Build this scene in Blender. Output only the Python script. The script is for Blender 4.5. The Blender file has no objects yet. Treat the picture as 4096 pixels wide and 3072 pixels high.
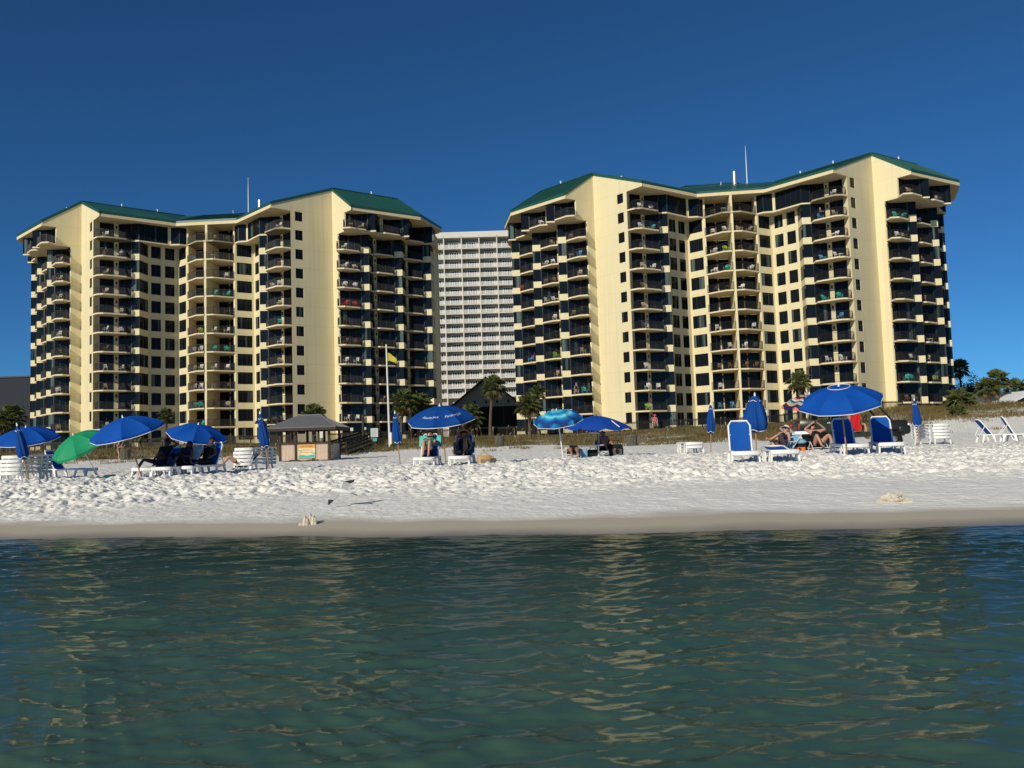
import bpy, bmesh, math, random
import numpy as np
from mathutils import Vector, Matrix
random.seed(7)
SC = bpy.context.scene
COL = SC.collection
EYE = 1.2
R_ = math.radians

# ------------------------------------------------------------------ helpers
class MB:
    """collects faces, then links them as ONE mesh object"""
    def __init__(s): s.v=[]; s.f=[]; s.m=[]; s.sm=[]
    def add(s, vs, fs, mi=0, smooth=False):
        o=len(s.v); s.v += [tuple(p) for p in vs]
        for f in fs: s.f.append(tuple(o+i for i in f)); s.m.append(mi); s.sm.append(smooth)
        return s
    def quad(s, a,b,c,d, mi=0): return s.add([a,b,c,d],[(0,1,2,3)],mi)
    def poly(s, pts, mi=0): return s.add(pts,[tuple(range(len(pts)))],mi)
    def box(s, c, d, rz=0, mi=0):
        x,y,z=[q/2 for q in d]; cs,sn=math.cos(rz),math.sin(rz); P=[]
        for dz in (-z,z):
            for dx,dy in ((-x,-y),(x,-y),(x,y),(-x,y)):
                P.append((c[0]+dx*cs-dy*sn, c[1]+dx*sn+dy*cs, c[2]+dz))
        return s.add(P,[(3,2,1,0),(4,5,6,7),(0,1,5,4),(1,2,6,5),(2,3,7,6),(3,0,4,7)],mi)
    def bar(s, a, b, w, h, mi=0, up=(0,0,1)):
        a=Vector(a); b=Vector(b); d=(b-a)
        if d.length<1e-6: return s
        d.normalize(); u=Vector(up)
        if abs(d.dot(u))>.97: u=Vector((1,0,0))
        r=d.cross(u).normalized(); u=r.cross(d).normalized(); P=[]
        for p in (a,b):
            for sx,sy in ((-1,-1),(1,-1),(1,1),(-1,1)): P.append(p+r*(sx*w/2)+u*(sy*h/2))
        return s.add(P,[(3,2,1,0),(4,5,6,7),(0,1,5,4),(1,2,6,5),(2,3,7,6),(3,0,4,7)],mi)
    def prism(s, pts, z0, z1, mi=0, top=True, bot=True):
        n=len(pts); P=[(p[0],p[1],z0) for p in pts]+[(p[0],p[1],z1) for p in pts]; F=[]
        for i in range(n): j=(i+1)%n; F.append((i,j,n+j,n+i))
        if bot: F.append(tuple(reversed(range(n))))
        if top: F.append(tuple(range(n,2*n)))
        return s.add(P,F,mi)
    def tube(s, pts, r, n=8, mi=0, cap=True, smooth=True):
        pts=[Vector(p) for p in pts]; k=len(pts)
        rs=r if hasattr(r,'__len__') else [r]*k
        P=[]; F=[]; ref=Vector((0,0,1))
        for i,p in enumerate(pts):
            d=(pts[min(i+1,k-1)]-pts[max(i-1,0)]).normalized()
            q=ref if abs(d.dot(ref))<.95 else Vector((1,0,0))
            x=d.cross(q).normalized(); y=d.cross(x).normalized()
            for a in range(n):
                t=2*math.pi*a/n; P.append(p+x*(rs[i]*math.cos(t))+y*(rs[i]*math.sin(t)))
        for i in range(k-1):
            for a in range(n):
                b=(a+1)%n; F.append((i*n+a,i*n+b,(i+1)*n+b,(i+1)*n+a))
        s.add(P,F,mi,smooth)
        if cap: s.add(P[:n],[tuple(range(n))],mi); s.add(P[-n:],[tuple(reversed(range(n)))],mi)
        return s
    def lathe(s, prof, c=(0,0,0), n=24, mi=0, smooth=True):
        P=[];F=[]
        for r,z in prof:
            for a in range(n):
                t=2*math.pi*a/n; P.append((c[0]+r*math.cos(t),c[1]+r*math.sin(t),c[2]+z))
        for i in range(len(prof)-1):
            for a in range(n):
                b=(a+1)%n; F.append((i*n+a,i*n+b,(i+1)*n+b,(i+1)*n+a))
        return s.add(P,F,mi,smooth)
    def join(s, o, fn=None):
        b=len(s.v); s.v += [fn(p) for p in o.v] if fn else list(o.v)
        s.f += [tuple(b+i for i in f) for f in o.f]; s.m += o.m; s.sm += o.sm
        return s
    def mirror(s):
        r=MB(); r.v=[(-p[0],p[1],p[2]) for p in s.v]; r.f=[tuple(reversed(f)) for f in s.f]; r.m=list(s.m); r.sm=list(s.sm)
        return r
    def mesh(s, name, mats):
        me=bpy.data.meshes.new(name); me.from_pydata([tuple(p) for p in s.v],[],s.f)
        for m in (mats if isinstance(mats,(list,tuple)) else [mats]): me.materials.append(m)
        me.polygons.foreach_set('material_index', s.m); me.polygons.foreach_set('use_smooth', s.sm)
        me.update(); return me
    def build(s, name, mats, parent=None, loc=(0,0,0), rz=0):
        return link(name, s.mesh(name,mats), parent, loc, rz)

def link(name, me, parent=None, loc=(0,0,0), rz=0):
    o=bpy.data.objects.new(name,me); COL.objects.link(o); o.location=loc; o.rotation_euler=(0,0,rz)
    if parent is not None: o.parent=parent
    return o
def tag(o, label, cat, group=None, kind=None):
    o['label']=label; o['category']=cat
    if group: o['group']=group
    if kind: o['kind']=kind
    return o
def struct(o, label=None):
    o['kind']='structure'
    if label: o['label']=label
    return o
def thing(name, label, cat, loc=(0,0,0), rz=0, group=None):
    o=bpy.data.objects.new(name,None); COL.objects.link(o); o.location=loc; o.rotation_euler=(0,0,rz)
    o.empty_display_size=.2
    return tag(o,label,cat,group)
KIDS={}
def kids(o): return [c for c in bpy.data.objects if c.parent is o]
def dup(root, loc, rz=0, label=None, group=None, tree=None):
    """copy a thing with its parts and sub-parts (tree: cached list of (child,[grandchildren]))"""
    r=root.copy(); COL.objects.link(r); r.location=loc; r.rotation_euler=(0,0,rz)
    if label: r['label']=label
    if group: r['group']=group
    for ch,gs in (tree or tree_of(root)):
        c=ch.copy(); COL.objects.link(c); c.parent=r
        for g in gs:
            d=g.copy(); COL.objects.link(d); d.parent=c
    return r
def tree_of(root):
    by={}
    for o in bpy.data.objects:
        if o.parent is not None: by.setdefault(o.parent.name,[]).append(o)
    return [(c,by.get(c.name,[])) for c in by.get(root.name,[])]

# ------------------------------------------------------------------ materials
def mat(name, col, rough=.7, spec=.3, metal=0, noise=None, bump=None, var=None, trans=None):
    """Principled; noise=(scale, amount[, stretch xyz]) mottles the colour; bump=(scale,strength,dist)"""
    m=bpy.data.materials.new(name); m.use_nodes=True; nt=m.node_tree; N=nt.nodes; L=nt.links
    b=N['Principled BSDF']; b.inputs['Base Color'].default_value=(*col,1); b.inputs['Roughness'].default_value=rough
    b.inputs['Specular IOR Level'].default_value=spec; b.inputs['Metallic'].default_value=metal
    src=None; tc=N.new('ShaderNodeTexCoord')
    if noise:
        mp=N.new('ShaderNodeMapping'); mp.inputs['Scale'].default_value=noise[2] if len(noise)>2 else (1,1,1)
        L.new(tc.outputs['Object'],mp.inputs['Vector'])
        n=N.new('ShaderNodeTexNoise'); n.inputs['Scale'].default_value=noise[0]; n.inputs['Detail'].default_value=6; n.inputs['Roughness'].default_value=.65
        L.new(mp.outputs[0],n.inputs['Vector'])
        mr=N.new('ShaderNodeMapRange'); mr.inputs['From Min'].default_value=.3; mr.inputs['From Max'].default_value=.7
        mr.inputs['To Min'].default_value=1-noise[1]; mr.inputs['To Max'].default_value=1+noise[1]*.6; L.new(n.outputs['Fac'],mr.inputs['Value'])
        src=mr.outputs[0]
    if var:
        oi=N.new('ShaderNodeObjectInfo'); m2=N.new('ShaderNodeMapRange'); m2.inputs['To Min'].default_value=1-var; m2.inputs['To Max'].default_value=1+var
        L.new(oi.outputs['Random'],m2.inputs['Value'])
        if src:
            mu=N.new('ShaderNodeMath'); mu.operation='MULTIPLY'; L.new(src,mu.inputs[0]); L.new(m2.outputs[0],mu.inputs[1]); src=mu.outputs[0]
        else: src=m2.outputs[0]
    if src:
        vm=N.new('ShaderNodeVectorMath'); vm.operation='SCALE'; vm.inputs[0].default_value=col; L.new(src,vm.inputs['Scale']); L.new(vm.outputs[0],b.inputs['Base Color'])
    if bump:
        n=N.new('ShaderNodeTexNoise'); n.inputs['Scale'].default_value=bump[0]; n.inputs['Detail'].default_value=5; L.new(tc.outputs['Object'],n.inputs['Vector'])
        bp=N.new('ShaderNodeBump'); bp.inputs['Strength'].default_value=bump[1]; bp.inputs['Distance'].default_value=bump[2]
        L.new(n.outputs['Fac'],bp.inputs['Height']); L.new(bp.outputs[0],b.inputs['Normal'])
    if trans:
        t=N.new('ShaderNodeBsdfTranslucent'); t.inputs['Color'].default_value=(*trans[0],1)
        mx=N.new('ShaderNodeMixShader'); mx.inputs[0].default_value=trans[1]; out=N['Material Output']
        L.new(b.outputs[0],mx.inputs[1]); L.new(t.outputs[0],mx.inputs[2]); L.new(mx.outputs[0],out.inputs['Surface'])
    return m
M={}
def glass_mat(name, dark, curt, frac, rough=.03):
    """dark tinted window: each pane differs; some have pale curtains behind"""
    m=bpy.data.materials.new(name); m.use_nodes=True; nt=m.node_tree; N=nt.nodes; L=nt.links
    b=N['Principled BSDF']; b.inputs['Roughness'].default_value=rough; b.inputs['IOR'].default_value=1.5
    b.inputs['Specular IOR Level'].default_value=.14
    oi=N.new('ShaderNodeObjectInfo'); tc=N.new('ShaderNodeTexCoord')
    ad=N.new('ShaderNodeVectorMath'); ad.operation='ADD'; L.new(tc.outputs['Object'],ad.inputs[0])
    cx=N.new('ShaderNodeCombineXYZ'); mu=N.new('ShaderNodeMath'); mu.operation='MULTIPLY'; mu.inputs[1].default_value=57.; L.new(oi.outputs['Random'],mu.inputs[0])
    L.new(mu.outputs[0],cx.inputs[0]); L.new(mu.outputs[0],cx.inputs[1]); L.new(cx.outputs[0],ad.inputs[1])
    mp=N.new('ShaderNodeMapping'); mp.inputs['Scale'].default_value=(.9,.9,.02); L.new(ad.outputs[0],mp.inputs['Vector'])
    n=N.new('ShaderNodeTexNoise'); n.inputs['Scale'].default_value=1.; n.inputs['Detail'].default_value=1; L.new(mp.outputs[0],n.inputs['Vector'])
    gt=N.new('ShaderNodeMapRange'); gt.inputs['From Min'].default_value=1-frac-.03; gt.inputs['From Max'].default_value=1-frac+.03; L.new(n.outputs['Fac'],gt.inputs['Value'])
    mp2=N.new('ShaderNodeMapping'); mp2.inputs['Scale'].default_value=(9,9,.03); L.new(ad.outputs[0],mp2.inputs['Vector'])
    n2=N.new('ShaderNodeTexNoise'); n2.inputs['Scale'].default_value=1.; n2.inputs['Detail'].default_value=2; L.new(mp2.outputs[0],n2.inputs['Vector'])
    r2=N.new('ShaderNodeMapRange'); r2.inputs['From Min'].default_value=.3; r2.inputs['From Max'].default_value=.7; r2.inputs['To Min'].default_value=.45; r2.inputs['To Max'].default_value=1.25; L.new(n2.outputs['Fac'],r2.inputs['Value'])
    cs=N.new('ShaderNodeVectorMath'); cs.operation='SCALE'; cs.inputs[0].default_value=curt; L.new(r2.outputs[0],cs.inputs['Scale'])
    mx=N.new('ShaderNodeMix'); mx.data_type='RGBA'; mx.inputs['A'].default_value=(*dark,1); L.new(gt.outputs[0],mx.inputs['Factor']); L.new(cs.outputs[0],mx.inputs['B'])
    L.new(mx.outputs['Result'],b.inputs['Base Color'])
    return m
def stucco_mat(name, col):
    m=mat(name,col,.85,.15,noise=(.35,.05,(1,1,.35)),bump=(14,.12,.02)); nt=m.node_tree;N=nt.nodes;L=nt.links
    b=N['Principled BSDF']; src=b.inputs['Base Color'].links[0].from_socket
    tc=N.new('ShaderNodeTexCoord'); sx=N.new('ShaderNodeSeparateXYZ'); L.new(tc.outputs['Object'],sx.inputs[0])
    # control joints once a storey, and streaks of grime running down
    a=N.new('ShaderNodeMath'); a.operation='ADD'; a.inputs[1].default_value=27.5; L.new(sx.outputs['Z'],a.inputs[0])
    md=N.new('ShaderNodeMath'); md.operation='MODULO'; md.inputs[1].default_value=2.75; L.new(a.outputs[0],md.inputs[0])
    lt=N.new('ShaderNodeMath'); lt.operation='LESS_THAN'; lt.inputs[1].default_value=.035; L.new(md.outputs[0],lt.inputs[0])
    mp=N.new('ShaderNodeMapping'); mp.inputs['Scale'].default_value=(2.2,2.2,.05); L.new(tc.outputs['Object'],mp.inputs['Vector'])
    n=N.new('ShaderNodeTexNoise'); n.inputs['Scale'].default_value=1.; n.inputs['Detail'].default_value=4; L.new(mp.outputs[0],n.inputs['Vector'])
    mr=N.new('ShaderNodeMapRange'); mr.inputs['From Min'].default_value=.52; mr.inputs['From Max'].default_value=.78; mr.inputs['To Min'].default_value=1; mr.inputs['To Max'].default_value=.88; L.new(n.outputs['Fac'],mr.inputs['Value'])
    m1=N.new('ShaderNodeMath'); m1.operation='MULTIPLY_ADD'; m1.inputs[1].default_value=-.16; L.new(lt.outputs[0],m1.inputs[0]); L.new(mr.outputs[0],m1.inputs[2])
    vs=N.new('ShaderNodeVectorMath'); vs.operation='SCALE'; L.new(src,vs.inputs[0]); L.new(m1.outputs[0],vs.inputs['Scale']); L.new(vs.outputs[0],b.inputs['Base Color'])
    return m

M['stucco']=stucco_mat('cream stucco',(.72,.635,.40))
M['slab']=mat('painted concrete',(.70,.60,.40),.8,.2,noise=(1.2,.06))
M['fascia']=mat('cream fascia',(.68,.58,.36),.8,.2,noise=(.8,.07,(1,1,.3)))
M['bronze']=mat('dark bronze aluminium',(.012,.012,.013),.45,.4)
M['rail']=mat('black railing paint',(.010,.010,.011),.5,.3)
M['glass']=glass_mat('tinted glass',(.007,.011,.015),(.10,.14,.13),.36)
M['doorglass']=glass_mat('tinted door glass',(.005,.007,.010),(.07,.10,.10),.30)
M['roof']=mat('green metal roof',(.016,.085,.066),.42,.45,noise=(.5,.10))
M['white']=mat('white paint',(.80,.79,.76),.5,.4)
M['steel']=mat('galvanised steel',(.55,.56,.58),.35,.5,metal=.8)
M['lamp']=mat('black light fitting',(.01,.01,.01),.5,.4)

# ------------------------------------------------------------------ camera, sun, sky
TH=math.atan((1780-1536)/3450.); RO=R_(1.79)
c_,s_=math.cos(TH),math.sin(TH)
fw=Vector((0,c_,s_)); u0=Vector((0,-s_,c_)); X_=Vector((1,0,0))
rt=math.cos(RO)*X_-math.sin(RO)*u0; up=math.sin(RO)*X_+math.cos(RO)*u0
cam=bpy.data.cameras.new('camera'); co=bpy.data.objects.new('camera',cam); COL.objects.link(co)
co.matrix_world=Matrix(((rt.x,up.x,-fw.x,0),(rt.y,up.y,-fw.y,0),(rt.z,up.z,-fw.z,EYE),(0,0,0,1)))
cam.sensor_width=36; cam.lens=3450/4096*36; cam.clip_start=.1; cam.clip_end=6000
SC.camera=co
def ray(px,py):
    return fw+rt*((px-2048)/3450.)-up*((py-1536)/3450.)
def at(px,py,y):
    """photo pixel (4096 x 3072) at distance y -> point in the scene"""
    d=ray(px,py); t=y/d.y; return Vector((d.x*t,y,EYE+d.z*t))
SUN_AZ=33.; SUN_EL=24.5   # sun behind the camera, to its left
sd=Vector((-math.sin(R_(SUN_AZ))*math.cos(R_(SUN_EL)),-math.cos(R_(SUN_AZ))*math.cos(R_(SUN_EL)),math.sin(R_(SUN_EL))))
sl=bpy.data.lights.new('sun','SUN'); sl.energy=4.0; sl.angle=R_(.53); sl.color=(1.,.92,.76)
so=bpy.data.objects.new('sun',sl); COL.objects.link(so); so.rotation_euler=sd.to_track_quat('Z','Y').to_euler(); so.location=(-60,-80,60)
w=bpy.data.worlds.new('World'); SC.world=w; w.use_nodes=True; nt=w.node_tree
sky=nt.nodes.new('ShaderNodeTexSky'); sky.sky_type='NISHITA'; sky.sun_disc=False
sky.sun_elevation=R_(SUN_EL); sky.sun_rotation=math.atan2(sd.x,sd.y)
sky.altitude=0; sky.air_density=.58; sky.dust_density=.15; sky.ozone_density=10.
bg=nt.nodes['Background']; hs=nt.nodes.new('ShaderNodeVectorMath'); hs.operation='MULTIPLY'; hs.inputs[1].default_value=(.70,1.04,.98)
nt.links.new(sky.outputs[0],hs.inputs[0]); nt.links.new(hs.outputs[0],bg.inputs['Color']); bg.inputs['Strength'].default_value=.08
SC.view_settings.view_transform='Standard'; SC.view_settings.look='None'; SC.view_settings.exposure=0; SC.view_settings.gamma=1
SC.view_settings.use_curve_mapping=False
try:
    SC.cycles.max_bounces=6; SC.cycles.transparent_max_bounces=8; SC.cycles.use_denoising=True
except Exception: pass

# ------------------------------------------------------------------ terrain
_rng=np.random.default_rng(5); _perm=_rng.permutation(256); _perm=np.concatenate([_perm,_perm,_perm])
_val=_rng.random(256)*2-1
def vnoise(x,y):
    xi=np.floor(x).astype(int); yi=np.floor(y).astype(int); xf=x-xi; yf=y-yi
    u=xf*xf*xf*(xf*(xf*6-15)+10); v=yf*yf*yf*(yf*(yf*6-15)+10)
    h=lambda a,b:_val[_perm[_perm[a&255]+(b&255)]]
    return (h(xi,yi)*(1-u)+h(xi+1,yi)*u)*(1-v)+(h(xi,yi+1)*(1-u)+h(xi+1,yi+1)*u)*v
def fbm(x,y,o=4,g=.5):
    s=0;a=1.
    for k in range(o): s=s+a*vnoise(x*2**k+13.7*k,y*2**k-7.1*k); a*=g
    return s
def worley(x,y):
    xi=np.floor(x).astype(int); yi=np.floor(y).astype(int); best=np.full(x.shape,9.)
    for dx in (-1,0,1):
        for dy in (-1,0,1):
            cx=xi+dx; cy=yi+dy; k=_perm[_perm[cx&255]+(cy&255)]
            px=cx+.5+.45*_val[k]; py=cy+.5+.45*_val[_perm[k+17]]
            best=np.minimum(best,(x-px)**2+(y-py)**2)
    return np.sqrt(best)
def sstep(a,b,x): t=np.clip((x-a)/(b-a),0,1); return t*t*(3-2*t)
PY=[0,9.0,11.2,11.6,12.9,16,20,27,45,55,76,84,92,99,200]; PZ=[-1.15,-.34,-.07,-.03,.13,.30,.43,.54,.56,.70,.80,1.15,1.9,2.3,2.4]
def ground(x,y):
    """smooth ground height"""
    x=np.asarray(x,float); y=np.asarray(y,float)
    ys=y+(.165*x+.30*vnoise(x*.13,y*0+3.3)+.06*vnoise(x*.7,y*0+9.1))*(1-sstep(15,27,y))
    z=np.interp(ys,PY,PZ)
    z=z+np.clip(x*.005,-.08,.1)*sstep(14,24,y)
    mound=sstep(26,42,x)*sstep(58,88,y)*(1-.45*sstep(92,112,y))
    z=z+1.75*mound+.22*sstep(66,80,y)*(1-sstep(96,104,y))*vnoise(x*.11,y*.08)
    return z
def gz(x,y): return float(ground(np.array([x]),np.array([y]))[0])
def sand_h(x,y):
    z=ground(x,y)
    yb=y+.165*x*(1-sstep(15,27,y)); dry=sstep(13.1,13.6,yb+.25*vnoise(x*.5,y*.5)+.2*vnoise(x*1.7,y))
    rough=sstep(15.5,19.5,y+1.2*vnoise(x*.22,y*.2))*(1-.45*sstep(29,36,y))*(1-.5*sstep(45,60,y))
    foot=np.clip(.42-worley(x*3.1+.4*vnoise(x*3,y*3),y*2.7),0,.42)     # hollows trodden by feet
    foot2=np.clip(.40-worley(x*5.3+9,y*5.1),0,.4)
    lump=fbm(x*2.6,y*2.6,4,.55)
    h=rough*(.060*lump-.26*foot-.20*foot2+.07+.035*np.abs(vnoise(x*7.3,y*7.1)))+dry*(.010*fbm(x*4,y*4,3)-.022*foot2*sstep(13.5,16,y))
    h=h+.03*sstep(16,24,y)*vnoise(x*.45,y*.4)
    under=1-sstep(10.6,11.6,yb)
    return z+h*dry+under*(.022*np.sin(7.5*(y+.35*vnoise(x*.8,y*.8)*2))+.04*vnoise(x*1.3,y*1.1))
def grid(name, ys, nx, half, hf, m, extra=None, parent=None):
    t=np.linspace(-1,1,nx); Y=np.repeat(ys[:,None],nx,1); X=t[None,:]*half(ys)[:,None]
    Z=hf(X,Y); P=np.stack([X,Y,Z],-1).reshape(-1,3).astype(np.float32); ny=len(ys)
    i=np.arange(ny-1)[:,None]*nx+np.arange(nx-1)[None,:]
    Q=np.stack([i,i+1,i+nx+1,i+nx],-1).reshape(-1,4).astype(np.int32)
    me=bpy.data.meshes.new(name); me.vertices.add(len(P)); me.vertices.foreach_set('co',P.ravel())
    me.loops.add(Q.size); me.loops.foreach_set('vertex_index',Q.ravel()); me.polygons.add(len(Q))
    me.polygons.foreach_set('loop_start',np.arange(0,Q.size,4,dtype=np.int32)); me.polygons.foreach_set('loop_total',np.full(len(Q),4,np.int32))
    me.polygons.foreach_set('use_smooth',np.ones(len(Q),bool)); me.update(calc_edges=True); me.validate(); me.materials.append(m)
    return link(name,me,parent)

def sand_mat():
    m=bpy.data.materials.new('white beach sand'); m.use_nodes=True; nt=m.node_tree;N=nt.nodes;L=nt.links; b=N['Principled BSDF']
    tc=N.new('ShaderNodeTexCoord'); sx=N.new('ShaderNodeSeparateXYZ'); L.new(tc.outputs['Object'],sx.inputs[0])
    n=N.new('ShaderNodeTexNoise'); n.inputs['Scale'].default_value=.5; n.inputs['Detail'].default_value=3; L.new(tc.outputs['Object'],n.inputs['Vector'])
    # wet strip along the water: how high the last waves ran
    a=N.new('ShaderNodeMath'); a.operation='MULTIPLY_ADD'; a.inputs[1].default_value=.10; L.new(n.outputs['Fac'],a.inputs[0]); L.new(sx.outputs['Z'],a.inputs[2])
    wet=N.new('ShaderNodeMapRange'); wet.inputs['From Min'].default_value=.165; wet.inputs['From Max'].default_value=.205; wet.inputs['To Min'].default_value=1; wet.inputs['To Max'].default_value=0; L.new(a.outputs[0],wet.inputs['Value'])
    soak=N.new('ShaderNodeMapRange'); soak.inputs['From Min'].default_value=.03; soak.inputs['From Max'].default_value=.11; soak.inputs['To Min'].default_value=1; soak.inputs['To Max'].default_value=0; L.new(a.outputs[0],soak.inputs['Value'])
    n2=N.new('ShaderNodeTexNoise'); n2.inputs['Scale'].default_value=3.; n2.inputs['Detail'].default_value=6; n2.inputs['Roughness'].default_value=.7; L.new(tc.outputs['Object'],n2.inputs['Vector'])
    dr=N.new('ShaderNodeMix'); dr.data_type='RGBA'; dr.inputs['A'].default_value=(.82,.79,.72,1); dr.inputs['B'].default_value=(.92,.89,.81,1); L.new(n2.outputs['Fac'],dr.inputs['Factor'])
    m1=N.new('ShaderNodeMix'); m1.data_type='RGBA'; m1.inputs['B'].default_value=(.46,.41,.32,1); L.new(wet.outputs[0],m1.inputs['Factor']); L.new(dr.outputs['Result'],m1.inputs['A'])
    sub=N.new('ShaderNodeMapRange'); sub.inputs['From Min'].default_value=-.03; sub.inputs['From Max'].default_value=-.18; L.new(sx.outputs['Z'],sub.inputs['Value'])
    bedc=N.new('ShaderNodeMix'); bedc.data_type='RGBA'; bedc.inputs['A'].default_value=(.20,.17,.135,1); bedc.inputs['B'].default_value=(.52,.50,.38,1); L.new(sub.outputs[0],bedc.inputs['Factor'])
    m2=N.new('ShaderNodeMix'); m2.data_type='RGBA'; L.new(bedc.outputs['Result'],m2.inputs['B']); L.new(soak.outputs[0],m2.inputs['Factor']); L.new(m1.outputs['Result'],m2.inputs['A'])
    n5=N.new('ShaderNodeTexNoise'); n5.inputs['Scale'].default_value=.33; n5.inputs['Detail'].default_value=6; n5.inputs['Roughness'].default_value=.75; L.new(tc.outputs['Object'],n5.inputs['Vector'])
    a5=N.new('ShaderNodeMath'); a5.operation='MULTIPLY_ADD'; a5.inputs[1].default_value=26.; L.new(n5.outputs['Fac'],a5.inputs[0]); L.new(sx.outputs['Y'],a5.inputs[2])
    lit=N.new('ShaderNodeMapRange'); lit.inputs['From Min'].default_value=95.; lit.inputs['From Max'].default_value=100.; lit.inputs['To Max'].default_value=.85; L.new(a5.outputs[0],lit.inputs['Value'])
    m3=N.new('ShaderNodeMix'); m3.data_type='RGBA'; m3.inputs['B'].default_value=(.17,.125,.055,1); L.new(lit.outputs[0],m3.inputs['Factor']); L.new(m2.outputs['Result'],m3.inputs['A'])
    L.new(m3.outputs['Result'],b.inputs['Base Color'])
    rg=N.new('ShaderNodeMapRange'); rg.inputs['To Min'].default_value=.9; rg.inputs['To Max'].default_value=.13; L.new(soak.outputs[0],rg.inputs['Value']); L.new(rg.outputs[0],b.inputs['Roughness'])
    b.inputs['Specular IOR Level'].default_value=.4
    n3=N.new('ShaderNodeTexNoise'); n3.inputs['Scale'].default_value=9.; n3.inputs['Detail'].default_value=6; L.new(tc.outputs['Object'],n3.inputs['Vector'])
    inv=N.new('ShaderNodeMath'); inv.operation='MULTIPLY_ADD'; inv.inputs[1].default_value=-.92; inv.inputs[2].default_value=1.; L.new(wet.outputs[0],inv.inputs[0])
    bp=N.new('ShaderNodeBump'); bp.inputs['Distance'].default_value=.03; L.new(n3.outputs['Fac'],bp.inputs['Height']); L.new(inv.outputs[0],bp.inputs['Strength'])
    L.new(bp.outputs[0],b.inputs['Normal'])
    return m
M['sand']=sand_mat()
ys=[0.5]
while ys[-1]<130: ys.append(ys[-1]+ (.12 if ys[-1]<10.5 else .035 if ys[-1]<14 else .05 if ys[-1]<24 else .09 if ys[-1]<36 else .25 if ys[-1]<60 else .6))
beach=struct(grid('beach',np.array(ys),860,lambda y:.72*y+4,sand_h,M['sand']))
# land beyond, to the horizon
g=MB(); 
for a,b,c,d in ((-3000,128,3000,4000),): g.quad((a,b,2.3),(c,b,2.3),(c,d,2.3),(a,d,2.3))
for sg in (-1,1):
    prev=None
    for y in (0.5,9,11.2,12.9,16,20,27,45,55,76,84,92,99,128):
        xo=sg*(.72*y+4-.05); z=float(ground(np.array([xo]),np.array([y]))[0])
        cur=((xo,y,z-.03),(sg*3000,y,z-.03))
        if prev: g.quad(prev[0],cur[0],cur[1],prev[1])
        prev=cur
struct(g.build('land',M['sand']))

# ------------------------------------------------------------------ water
def wave_h(x,y):
    rg=np.random.default_rng(11); h=0
    for wl,amp,n in ((1.6,.0042,5),(.75,.0026,8),(.40,.0017,11),(.22,.0012,14),(.12,.0007,14)):
        for k in range(n):
            th=rg.normal(-math.pi/2,.5); l=wl*rg.uniform(.75,1.3); ph=rg.uniform(0,6.28); K=2*math.pi/l
            wx=x+.25*vnoise(x*.7+k,y*.7); wy=y+.25*vnoise(x*.7,y*.7+k*3.)
            s=np.sin(K*(wx*math.cos(th)+wy*math.sin(th))+ph)
            h=h+amp*rg.uniform(.6,1.2)*(s-.35*np.cos(2*(K*(wx*math.cos(th)+wy*math.sin(th))+ph)))*(.55+.9*np.clip(.5+vnoise(x*.33+5*k,y*.33+wl*9),0,1))
    return h*(1-.7*sstep(10.2,11.7,y+.165*x))
def water_mat():
    m=bpy.data.materials.new('clear green sea water'); m.use_nodes=True; nt=m.node_tree;N=nt.nodes;L=nt.links
    b=N['Principled BSDF']; out=N['Material Output']
    b.inputs['Roughness'].default_value=.045; b.inputs['IOR'].default_value=1.333; b.inputs['Specular IOR Level'].default_value=.5
    tc=N.new('ShaderNodeTexCoord'); sx=N.new('ShaderNodeSeparateXYZ'); L.new(tc.outputs['Object'],sx.inputs[0])
    n=N.new('ShaderNodeTexNoise'); n.inputs['Scale'].default_value=1.5; n.inputs['Detail'].default_value=6; L.new(tc.outputs['Object'],n.inputs['Vector'])
    cm=N.new('ShaderNodeMix'); cm.data_type='RGBA'; cm.inputs['A'].default_value=(.050,.135,.105,1); cm.inputs['B'].default_value=(.115,.205,.145,1); L.new(n.outputs['Fac'],cm.inputs['Factor'])
    L.new(cm.outputs['Result'],b.inputs['Base Color'])
    n2=N.new('ShaderNodeTexNoise'); n2.inputs['Scale'].default_value=14.; n2.inputs['Detail'].default_value=4
    mp=N.new('ShaderNodeMapping'); mp.inputs['Scale'].default_value=(.5,1.5,1); L.new(tc.outputs['Object'],mp.inputs['Vector']); L.new(mp.outputs[0],n2.inputs['Vector'])
    bp=N.new('ShaderNodeBump'); bp.inputs['Distance'].default_value=.008; bp.inputs['Strength'].default_value=.4; L.new(n2.outputs['Fac'],bp.inputs['Height']); L.new(bp.outputs[0],b.inputs['Normal'])
    # shallow water lets the bottom show: murkiness grows with depth
    mk=N.new('ShaderNodeMapRange'); mk.inputs['From Min'].default_value=11.3; mk.inputs['From Max'].default_value=5.0; mk.inputs['To Min'].default_value=.12; mk.inputs['To Max'].default_value=.62; sy=N.new('ShaderNodeMath'); sy.operation='MULTIPLY_ADD'; sy.inputs[1].default_value=.165; L.new(sx.outputs['X'],sy.inputs[0]); L.new(sx.outputs['Y'],sy.inputs[2]); L.new(sy.outputs[0],mk.inputs['Value'])
    tr=N.new('ShaderNodeBsdfTransparent'); tr.inputs['Color'].default_value=(.58,.80,.68,1)
    fr=N.new('ShaderNodeFresnel'); fr.inputs['IOR'].default_value=1.333; L.new(bp.outputs[0],fr.inputs['Normal'])
    mxm=N.new('ShaderNodeMath'); mxm.operation='MAXIMUM'; L.new(fr.outputs[0],mxm.inputs[0]); L.new(mk.outputs[0],mxm.inputs[1])
    mx=N.new('ShaderNodeMixShader'); L.new(mxm.outputs[0],mx.inputs[0]); L.new(tr.outputs[0],mx.inputs[1]); L.new(b.outputs[0],mx.inputs[2]); L.new(mx.outputs[0],out.inputs['Surface'])
    return m
M['water']=water_mat()
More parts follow.
